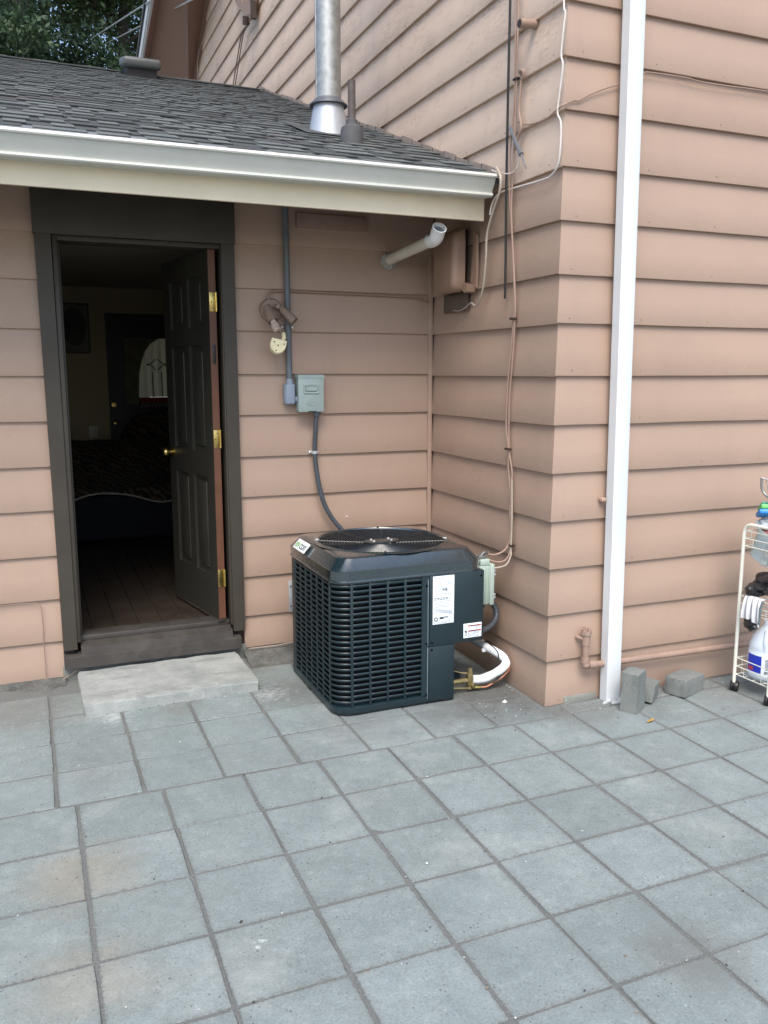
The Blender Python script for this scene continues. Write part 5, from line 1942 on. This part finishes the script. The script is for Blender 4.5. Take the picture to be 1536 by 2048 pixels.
cable('corner_wire', [(-0.01, -0.935, 2.793), (-0.01, -0.989, 2.772), (-0.009, -1.042, 2.755), (-0.009, -1.167, 2.744), (-0.009, -1.253, 2.760), (-0.010, -1.306, 2.765), (0.037, -1.307, 2.790), (0.071, -1.307, 2.796), (0.128, -1.307, 2.827), (0.207, -1.307, 2.861), (0.292, -1.306, 2.892), (0.36, -1.306, 2.93), (0.415, -1.307, 2.952), (0.462, -1.307, 2.958), (0.649, -1.308, 2.961), (0.739, -1.308, 2.954), (0.89, -1.308, 2.955), (1.161, -1.308, 2.961), (2.0, -1.308, 2.965)],
      0.0035, M_CABP, 'thin painted wire crossing the front wall behind the white downspout')
sp = G()
sp.tube([(0.01, -1.035, 3.19), (-0.075, -1.035, 3.182)], 0.021, 14)
spo = sp.obj('pipe_stub', M_GASKET, label='short painted pipe stub sticking from the side wall beside the cables', cat='pipe')
q = G()
q.lathe([(0.016, 0), (0.016, 0.002)], 12, 0, Matrix.Translation((-0.0765, -1.035, 3.182)) @ Matrix.Rotation(-math.pi / 2, 4, 'Y'))
part(q, 'pipe_mouth', M_DARKWOOD, spo)
cable('corner_cable', [(-0.015, -0.02, 0.02), (-0.015, -0.2, 0.012), (-0.3, -0.03, 0.02), (-0.85, -0.03, 0.056), (-1.0, -0.035, 0.054), (-1.16, -0.035, 0.056)], 0.003, M_CABG, 'white wire lying on the ground along the wall behind the unit')
cable('left_wire', [(-4.0, -0.006, 0.445), (-2.8, -0.006, 0.44), (-2.44, -0.006, 0.44), (-2.346, -0.006, 0.44), (-2.275, -0.006, 0.436), (-2.250, -0.006, 0.420), (-2.244, -0.006, 0.319), (-2.246, -0.006, 0.238), (-2.245, -0.006, 0.128), (-2.244, -0.008, 0.032), (-2.224, -0.018, 0.006), (-2.179, -0.025, 0.008), (-2.127, -0.02, 0.03), (-2.09, -0.04, 0.06)],
      0.0021, M_CABP, 'thin wire on the wall left of the door running to the step')
q = G()       # pulley bracket on the gable
q.prism([(-0.075, 4.56, 5.43), (-0.075, 4.223, 5.30), (-0.075, 4.113, 5.147), (-0.075, 3.985, 5.21), (-0.075, 3.74, 5.12), (-0.075, 3.795, 4.94), (-0.075, 4.045, 5.029), (-0.075, 4.359, 5.233)], (0.05, 0, 0))
br = q.obj('pulley_bracket', M_BROWNPAINT, smooth=False, label='brown wooden bracket fixed high on the gable with a pulley', cat='bracket')
q = G()
q.tube([(-0.09, 3.93, 4.97), (-0.09, 3.95, 4.90)], 0.03, 10)
q.box((-0.078, 3.76, 4.9), (-0.03, 3.80, 5.3))
part(q, 'pulley', M_SOFFIT, br)
q = G()
q.tube([(-0.05, 3.95, 4.92), (-0.04, 4.30, 4.95), (-0.04, 4.511, 4.80), (-0.035, 4.774, 4.60)], 0.006, 6, smooth_n=4)
q.tube([(-0.05, 3.97, 4.92), (-0.04, 4.24, 4.93), (-0.04, 4.42, 4.78), (-0.035, 4.67, 4.58)], 0.006, 6, smooth_n=4)
q.obj('rope', M_ROPE, label='doubled rope hanging from the gable pulley to the roof', cat='rope')
cable('gable_cable', [(-0.02, 5.0, 6.0), (-0.02, 5.337, 5.70), (-0.02, 5.549, 5.677), (-0.02, 6.035, 5.665), (-0.02, 6.2, 5.586), (-0.02, 6.528, 5.525), (-0.02, 6.673, 5.457), (-0.02, 6.72, 5.384), (-0.02, 6.747, 5.246)], 0.006, M_CABG, 'thin pale cable following the rear corner of the gable')
cable('overhead_wire', [(-1.2, 40.0, 15.0), (-0.82, 28.0, 11.858), (-0.634, 5.2, 5.582)], 0.009, M_GALVL, 'higher of two overhead wires crossing in front of the trees', 'wire', sn=0, group='overhead wires')
cable('overhead_wire', [(-0.46, 40.0, 15.2), (-0.422, 28.0, 11.894), (-0.348, 5.2, 5.548)], 0.009, M_GALVL, 'lower of two overhead wires running to the gable soffit', 'wire', sn=0, group='overhead wires')

# ---------------------------------------------------------------- water pipe with cap on the front wall
wp = thing('water_pipe', 'painted pipe along the foot of the front wall with a capped riser', 'pipe', (0.6, -1.34, 0.19))
q = G()
pr = [(0.205, -1.335, 0.33), (0.203, -1.336, 0.225), (0.205, -1.337, 0.203), (0.225, -1.337, 0.193), (0.32, -1.337, 0.190), (1.2, -1.337, 0.174), (3.0, -1.337, 0.15)]
q.tube(pr, 0.0165, 14)
part(q, 'pipe', M_GASKET, wp)
q = G()
q.tube([(0.203, -1.336, 0.235), (0.203, -1.337, 0.210)], 0.0215, 12)
q.tube([(0.222, -1.337, 0.193), (0.262, -1.337, 0.192)], 0.0215, 12)
blob(q, (0.207, -1.337, 0.199), (0.022, 0.022, 0.022), 2, 0.05, 2, 2)
part(q, 'elbow', M_GASKET, wp)
q = G()
q.tube([(0.205, -1.335, 0.30), (0.205, -1.335, 0.352)], 0.021, 12)
q.tube([(0.205, -1.335, 0.352), (0.205, -1.335, 0.372)], 0.027, 8)
for k in range(4):
    a = k * math.pi / 2
    q.bbox((0.205 + 0.017 * math.cos(a) - 0.006, -1.335 + 0.017 * math.sin(a) - 0.006, 0.37), (0.205 + 0.017 * math.cos(a) + 0.006, -1.335 + 0.017 * math.sin(a) + 0.006, 0.385), 0.002)
q.tube([(0.19, -1.33, 0.33), (0.175, -1.315, 0.335), (0.172, -1.30, 0.335)], 0.008, 8)
part(q, 'cap_fitting', M_GASKET, wp)


# ---------------------------------------------------------------- loose concrete blocks
def block(name, size, loc, rot, label, seed):
    bm = bmesh.new()
    bmesh.ops.create_cube(bm, size=1.0)
    bmesh.ops.subdivide_edges(bm, edges=bm.edges[:], cuts=5, use_grid_fill=True)
    for v in bm.verts:
        p = Vector((v.co.x * size[0], v.co.y * size[1], v.co.z * size[2]))
        e = sum(abs(abs(v.co[i]) - 0.5) < 0.01 for i in range(3))
        if e >= 2:
            p *= 1 - 0.022 * (e - 1)
        p += 0.0035 * Vector((noise.noise(p * 28 + Vector((seed, 0, 0))), noise.noise(p * 28 + Vector((0, seed, 4))), noise.noise(p * 28 + Vector((2, 0, seed)))))
        v.co = p
    q = G()
    q.bm(bm)
    o = q.obj(name, M_BLOCK, sharp=50, label=label, cat='concrete block', group='loose concrete blocks')
    o.location = loc
    o.rotation_euler = rot
    return o


block('concrete_block', (0.112, 0.085, 0.20), (0.372, -1.495, 0.099), (0, 0, math.radians(32)), 'grey concrete block standing on end beside the downspout', 1)
block('concrete_block', (0.17, 0.10, 0.085), (0.535, -1.400, 0.045), (0.10, 0.12, math.radians(40)), 'broken grey block lying half behind the upright one', 7)
block('concrete_block', (0.20, 0.115, 0.088), (0.775, -1.405, 0.045), (0.0, 0.03, math.radians(20)), 'grey concrete block lying flat near the wire cart', 12)

# ---------------------------------------------------------------- wire cart at the right edge
cart = thing('wire_cart', 'cream wire basket cart on black casters at the right edge', 'cart', (1.25, -1.6, 0))
CX0, CX1, CY0, CY1 = 1.015, 1.52, -1.495, -1.715
for x in (CX0, CX1):
    q = G()
    pts = [(x, CY0, 0.045), (x, CY0, 0.825), (x, CY0 - 0.006, 0.85), (x, CY0 - 0.02, 0.867), (x, CY0 - 0.042, 0.874), (x, CY1 + 0.042, 0.874), (x, CY1 + 0.02, 0.867), (x, CY1 + 0.006, 0.85), (x, CY1, 0.825), (x, CY1, 0.045)]
    q.tube(pts, 0.0088, 10)
    part(q, 'end_frame', M_CARTW, cart)
for (zt, dz) in ((0.838, 0.038), (0.505, 0.040), (0.178, 0.044)):
    q = G()
    for i in range(3):
        z = zt - i * dz
        ins = 0.012 * i
        pts = [(CX0 + 0.004, CY0 - 0.004, z), (CX1 - 0.004, CY0 - 0.004, z), (CX1 - 0.004, CY1 + 0.004, z), (CX0 + 0.004, CY1 + 0.004, z), (CX0 + 0.004, CY0 - 0.004, z)]
        q.tube(pts, 0.0028, 6)
    zb = zt - 2 * dz
    for k in range(1, 12):
        x = CX0 + (CX1 - CX0) * k / 12
        q.tube([(x, CY0 - 0.004, zt), (x, CY0 - 0.006, zb), (x, CY1 + 0.006, zb), (x, CY1 + 0.004, zt)], 0.0018, 5)
    for k in (1, 2, 3):
        y = CY0 + (CY1 - CY0) * k / 4
        q.tube([(CX0 + 0.004, y, zt - dz * (1 if k != 2 else 2)), (CX0 + 0.006, y, zb), (CX1 - 0.006, y, zb)], 0.0018, 5)
    part(q, 'wire_basket', M_CARTW, cart)
for x in (CX0, CX1):
    for y in (CY0, CY1):
        q = G()
        mt = Matrix.Translation((x + 0.006, y, 0.026)) @ Matrix.Rotation(math.pi / 2, 4, 'X') @ Matrix.Rotation(0.6, 4, 'Y')
        q.lathe([(0.010, -0.021), (0.024, -0.019), (0.026, -0.012), (0.026, -0.004), (0.018, -0.002), (0.018, 0.002), (0.026, 0.004), (0.026, 0.012), (0.024, 0.019), (0.010, 0.021)], 18, 0, mt)
        q.tube([(x, y, 0.03), (x, y, 0.06)], 0.008, 8)
        part(q, 'caster', M_BLACKP, cart)

jug = thing('bleach_jug', 'white plastic bleach jug with a blue label in the lowest basket', 'jug', (1.112, -1.60, 0.10))
jx, jy = 1.112, -1.597
q = G()


def sq(r, z, k):
    """rounded-square section, slightly wider along the diagonal of the cart"""
    return [(jx + r * 1.0 * math.copysign(abs(math.cos(a)) ** k, math.cos(a)), jy + r * 1.0 * math.copysign(abs(math.sin(a)) ** k, math.sin(a)), z) for a in [2 * math.pi * i / 28 for i in range(28)]]


loft(q, [sq(0.055, 0.094, .9), sq(0.075, 0.100, .9), sq(0.081, 0.115, .9), sq(0.081, 0.235, .9), sq(0.078, 0.242, .9), sq(0.080, 0.25, .9), sq(0.077, 0.275, .95), sq(0.066, 0.310, 1), sq(0.046, 0.340, 1), sq(0.026, 0.362, 1), sq(0.022, 0.368, 1), sq(0.022, 0.39, 1)], capb=True, capt=True)
part(q, 'bottle', M_JUG, jug, sharp=60)
q = G()
hp = [(jx - 0.058, jy - 0.045, 0.25), (jx - 0.060, jy - 0.047, 0.30), (jx - 0.036, jy - 0.028, 0.345)]
q.tube(hp, 0.011, 8, smooth_n=4)
part(q, 'handle', M_JUG, jug)


def wrap(q, a0, a1, z0, z1, r, mi=0, n=8):
    for i in range(n):
        t0, t1 = a0 + (a1 - a0) * i / n, a0 + (a1 - a0) * (i + 1) / n

        def pt(a, z):
            k = .9
            return (jx + r * math.copysign(abs(math.cos(a)) ** k, math.cos(a)), jy + r * math.copysign(abs(math.sin(a)) ** k, math.sin(a)), z)
        q.quad(pt(t0, z0), pt(t1, z0), pt(t1, z1), pt(t0, z1), mi)


q = G()
d2 = math.radians
wrap(q, d2(150), d2(208), 0.135, 0.222, 0.0818, 0)
wrap(q, d2(208), d2(300), 0.122, 0.222, 0.0818, 1)
wrap(q, d2(158), d2(180), 0.142, 0.160, 0.0822, 2, 3)
for r_ in range(9):
    wrap(q, d2(221), d2(233), 0.157 + r_ * 0.0062, 0.1602 + r_ * 0.0062, 0.0822, 3, 2)
    wrap(q, d2(237), d2(250), 0.157 + r_ * 0.0062, 0.1602 + r_ * 0.0062, 0.0822, 3, 2)
for c_ in range(9):
    wrap(q, d2(219 + c_ * 1.9), d2(220.1 + c_ * 1.9), 0.134, 0.150, 0.0822, 3, 1)
part(q, 'label', [M_BLUE, M_LABEL, M_RED, M_INKD], jug, smooth=False)

bag = G()
blob(bag, (1.14, -1.60, 0.575), (0.125, 0.095, 0.060), 3, 0.25, 2.2, 4)
blob(bag, (1.12, -1.655, 0.57), (0.095, 0.055, 0.055), 9, 0.3, 2.6, 4)
blob(bag, (1.05, -1.56, 0.545), (0.055, 0.05, 0.035), 5, 0.3, 2.6, 3)
bago = bag.obj('black_bag', M_BLACKF, label='black glossy bag bundled in the middle basket', cat='bag')
q = G()
q.tube([(1.02, -1.62, 0.60), (1.03, -1.66, 0.615), (1.07, -1.70, 0.60), (1.10, -1.72, 0.57)], 0.010, 8, smooth_n=4)
part(q, 'strap', M_BLACKP, bago)
tw = thing('towel', 'white towel with grey stripes hanging over the middle basket wire', 'towel', (1.0, -1.6, 0.5))
q = G()
vs, fs, mis = [], [], []
NY = 22
for i in range(NY + 1):
    y = -1.548 - 0.105 * i / NY
    for (dx, z) in ((0.045, 0.513), (0.015, 0.522), (-0.004, 0.518), (-0.012, 0.50), (-0.016, 0.46), (-0.018, 0.43), (-0.016, 0.405 + 0.012 * math.sin(i / NY * 3) - 0.022 * i / NY)):
        vs.append((1.002 + dx + 0.006 * math.sin(i * 0.9 + z * 12), y + 0.012 * (0.5 - i / NY) * (0.52 - z) * 8, z))
for i in range(NY):
    for j in range(6):
        fs.append((i * 7 + j, i * 7 + j + 1, (i + 1) * 7 + j + 1, (i + 1) * 7 + j))
        mis.append(1 if (i % 7) in (2, 3) else 0)
o0 = len(q.v)
q.v += vs
q.f += fs
q.m += mis
part(q, 'cloth', [M_TOWEL, M_TOWELG], tw)
q = G()
q.tube([(1.0, -1.655, 0.515), (0.986, -1.656, 0.48), (0.984, -1.655, 0.40)], 0.006, 6)
part(q, 'hem', simple('slate_hem', (0.10, 0.13, 0.14), 0.9), tw)
q = G()
blob(q, (1.01, -1.585, 0.385), (0.03, 0.042, 0.038), 4, 0.3, 2.5, 3)
q.obj('black_rag', M_BLACKF, label='black rag hanging under the striped towel', cat='rag')
tub = thing('clear_tub', 'clear plastic tub tilted in the top basket', 'tub', (1.1, -1.6, 0.76))
mt = Matrix.Translation((1.10, -1.595, 0.765)) @ Matrix.Rotation(math.radians(24), 4, 'X') @ Matrix.Rotation(math.radians(8), 4, 'Y')
q = G()
rg = []
for (hx, hy, z) in ((0.055, 0.050, -0.085), (0.06, 0.056, -0.08), (0.075, 0.075, 0.06), (0.08, 0.08, 0.062), (0.08, 0.08, 0.068), (0.072, 0.072, 0.066), (0.056, 0.052, -0.076)):
    rg.append([mt @ Vector((x, y, z)) for x, y in rrect(hx, hy, 0.018, 4)])
loft(q, rg, capb=True)
part(q, 'tub_shell', M_CLEAR, tub)
q = G()
blob(q, (1.10, -1.585, 0.80), (0.05, 0.045, 0.04), 6, 0.5, 3, 3, 0)
blob(q, (1.13, -1.63, 0.79), (0.04, 0.04, 0.045), 16, 0.5, 3, 3, 1)
blob(q, (1.085, -1.565, 0.835), (0.03, 0.025, 0.02), 26, 0.5, 3, 2, 2)
blob(q, (1.10, -1.57, 0.885), (0.055, 0.05, 0.035), 36, 0.5, 2.5, 3, 0)
q.obj('crumpled_wrappers', [simple('grey_white_film', (0.46, 0.49, 0.50), 0.35, var=0.3, scale=40), simple('yellowish_film', (0.40, 0.37, 0.22), 0.4, var=0.4, scale=50), simple('faded_red_print', (0.35, 0.12, 0.11), 0.5)],
      label='crumpled pale wrappers heaped in the top basket', cat='wrappers')
q = G()
mt = Matrix.Translation((1.10, -1.60, 0.95)) @ Matrix.Rotation(math.radians(-35), 4, 'Z') @ Matrix.Rotation(math.radians(-24), 4, 'X')
q.bbox((-0.085, -0.045, -0.028), (0.11, 0.045, -0.004), 0.008, 1, mt)
q.bbox((-0.075, -0.043, -0.004), (0.11, 0.043, 0.024), 0.008, 0, mt)
q.bbox((-0.070, -0.040, 0.024), (0.11, 0.043, 0.034), 0.004, 2, mt)
q.obj('sponge_pack', [M_SPGREEN, M_SPBLUE, M_SPTEAL], label='green and blue sponge pack on top of the cart', cat='sponge pack')
q = G()
q.tube([(1.03, -1.565, 1.11), (1.03, -1.57, 1.06), (1.035, -1.59, 1.03), (1.05, -1.63, 1.015), (1.10, -1.68, 1.015), (1.16, -1.70, 1.02)], 0.006, 8, smooth_n=5)
q.tube([(1.03, -1.565, 1.11), (1.06, -1.60, 1.10), (1.12, -1.66, 1.105)], 0.004, 6, smooth_n=3)
for k in range(7):
    t = k / 6
    q.tube([(1.04 + 0.10 * t, -1.58 - 0.09 * t, 1.105), (1.055 + 0.09 * t, -1.60 - 0.08 * t, 1.018)], 0.0016, 5)
q.tube([(1.09, -1.63, 1.02), (1.09, -1.63, 0.97)], 0.004, 6)
q.obj('wire_strainer', M_GREYMETAL, label='dark wire strainer standing above the sponge pack', cat='strainer')

# ---------------------------------------------------------------- litter
q = G()
r = random.Random(5)


def chip(x, y, s, mi):
    a = r.uniform(0, 6.28)
    pts = [(x + s * r.uniform(.6, 1.2) * math.cos(a + k * 1.257), y + s * r.uniform(.5, 1.0) * math.sin(a + k * 1.257), 0.0028) for k in range(5)]
    top = (x, y, 0.0028 + s * r.uniform(0.4, 0.8))
    q.add(pts + [top], [(k, (k + 1) % 5, 5) for k in range(5)] + [(4, 3, 2, 1, 0)], mi)


for i in range(300):
    if r.random() < 0.65:
        if r.random() < 0.5:
            x = -2.167 + r.randrange(-3, 11) * PIT + r.gauss(0, 0.012)
            y = r.uniform(-3.6, -1.42)
        else:
            x = r.uniform(-3.0, 1.6)
            y = -1.424 - r.randrange(0, 7) * 0.3145 + r.gauss(0, 0.012)
    else:
        x, y = r.uniform(-3, 1.6), r.uniform(-3.7, -1.0)
    chip(x, y, r.choice((0.0022, 0.003, 0.0036, 0.005)), r.choices((0, 1, 2), (5, 2, 3))[0])
for i in range(150):
    x = r.choice((r.uniform(-2.1, -1.2), r.uniform(-0.35, -0.02), r.uniform(0.0, 1.3)))
    y = (-0.57 + r.gauss(0, 0.012)) if x < -1 else (r.uniform(-1.35, -0.9) if x < 0 else -1.36 + r.gauss(0, 0.025))
    chip(x, y, r.uniform(0.002, 0.005), r.choice((0, 0, 1, 2)))
q.obj('litter', [simple('dark_grit', (0.05, 0.045, 0.04), 0.9), M_PALECHIP, simple('brown_grit', (0.20, 0.14, 0.09), 0.9)], smooth=False, kind='stuff')
for (x, y, s, lab) in ((-0.155, -1.18, 0.018, 'white flake of paint on the pavers right of the unit'), (-1.115, -2.29, 0.006, 'small pale chip lying alone on a paver in the foreground')):
    q = G()
    chip(x, y, s, 0)
    q.obj('paint_flake', M_PALECHIP, smooth=False, label=lab, cat='paint flake')
q = G()
vs = []
for k in range(7):
    t = k / 6
    w = 0.011 * math.sin(math.pi * min(1, t * 0.93 + 0.05))
    vs += [(0.33 + 0.045 * t, -1.655 + w + 0.01 * t, 0.004 + 0.010 * t * t), (0.33 + 0.045 * t, -1.655 - w + 0.01 * t, 0.005 + 0.006 * math.sin(t * 3))]
q.add(vs, [(2 * k, 2 * k + 1, 2 * k + 3, 2 * k + 2) for k in range(6)])
q.obj('fallen_leaf', M_LEAF, label='small yellow leaf on the paver joint before the blocks', cat='leaf')


# ---------------------------------------------------------------- trees beyond the roof
def tree(label, loc, h, trunk_r, mat, seed, crown, nleaf, ls):
    r = random.Random(seed)
    t = thing('tree', label, 'tree', loc, 'trees beyond the roof')
    q = G()
    X, Y = loc[0], loc[1]
    pts = [(X + 0.12 * math.sin(k * 0.9 + seed), Y + 0.12 * math.cos(k * 1.1 + seed), h * k / 10) for k in range(11)]
    q.tube(pts, [trunk_r * (1 - 0.08 * k) for k in range(11)], 12)
    limbs = []
    for i in range(26):
        k = r.uniform(0.28, 0.95)
        a = r.uniform(0, 6.283)
        L_ = crown[0] * r.uniform(0.5, 1.0) * (1.15 - k * 0.6)
        p0 = Vector((X, Y, h * k))
        p1 = p0 + Vector((math.cos(a) * L_ * 0.5, math.sin(a) * L_ * 0.5, L_ * 0.20))
        p2 = p0 + Vector((math.cos(a) * L_, math.sin(a) * L_, L_ * 0.24))
        q.tube([p0, p1, p2], [trunk_r * 0.28, trunk_r * 0.16, trunk_r * 0.05], 6, smooth_n=3)
        limbs.append((p0, p1, p2))
    part(q, 'trunk', M_BARK, t)
    q = G()
    clumps = []
    for (p0, p1, p2) in limbs:
        for k in range(7):
            u = r.uniform(0.25, 1.08)
            c = p0.lerp(p2, u) + Vector((r.gauss(0, .35), r.gauss(0, .35), r.gauss(0, .28)))
            clumps.append((c, r.uniform(0.28, 0.62)))
    vs, fs = [], []
    per = nleaf // len(clumps)
    for c, cr in clumps:
        for k in range(per):
            d = Vector((r.gauss(0, 1), r.gauss(0, 1), r.gauss(0, 0.75))) * cr * 0.62
            p = c + d
            n = Vector((r.gauss(0, 1), r.gauss(0, 1), r.gauss(0, 1) + 0.5)).normalized()
            u_ = n.orthogonal().normalized()
            u_ = Matrix.Rotation(r.uniform(0, 6.28), 3, n) @ u_
            w_ = n.cross(u_)
            s_ = ls * r.uniform(0.6, 1.3)
            o = len(vs)
            vs += [p - u_ * s_, p + w_ * s_ * 0.5, p + u_ * s_, p - w_ * s_ * 0.5]
            fs.append((o, o + 1, o + 2, o + 3))
    q.v, q.f, q.m = [tuple(v) for v in vs], fs, [0] * len(fs)
    me = bpy.data.meshes.new('crown')
    me.from_pydata(q.v, [], q.f)
    me.materials.append(mat)
    o = link('crown', me, t)
    o.matrix_parent_inverse = Matrix.Translation(-Vector(loc))
    return t


tree('tall evergreen with a bare dark trunk showing at the left above the ridge', (-2.05, 14.0, -0.05), 15.0, 0.17, M_LEAFA, 3, (3.1, 0), 78000, 0.055)
tree('dense leafy tree behind the box vent, nearest the white rake board', (0.2, 16.5, -0.05), 16.0, 0.2, M_LEAFB, 8, (3.6, 0), 90000, 0.06)
tree('dark evergreen standing farther back between the two nearer trees', (-1.3, 20.0, -0.05), 17.0, 0.22, M_LEAFA, 14, (4.2, 0), 60000, 0.085)
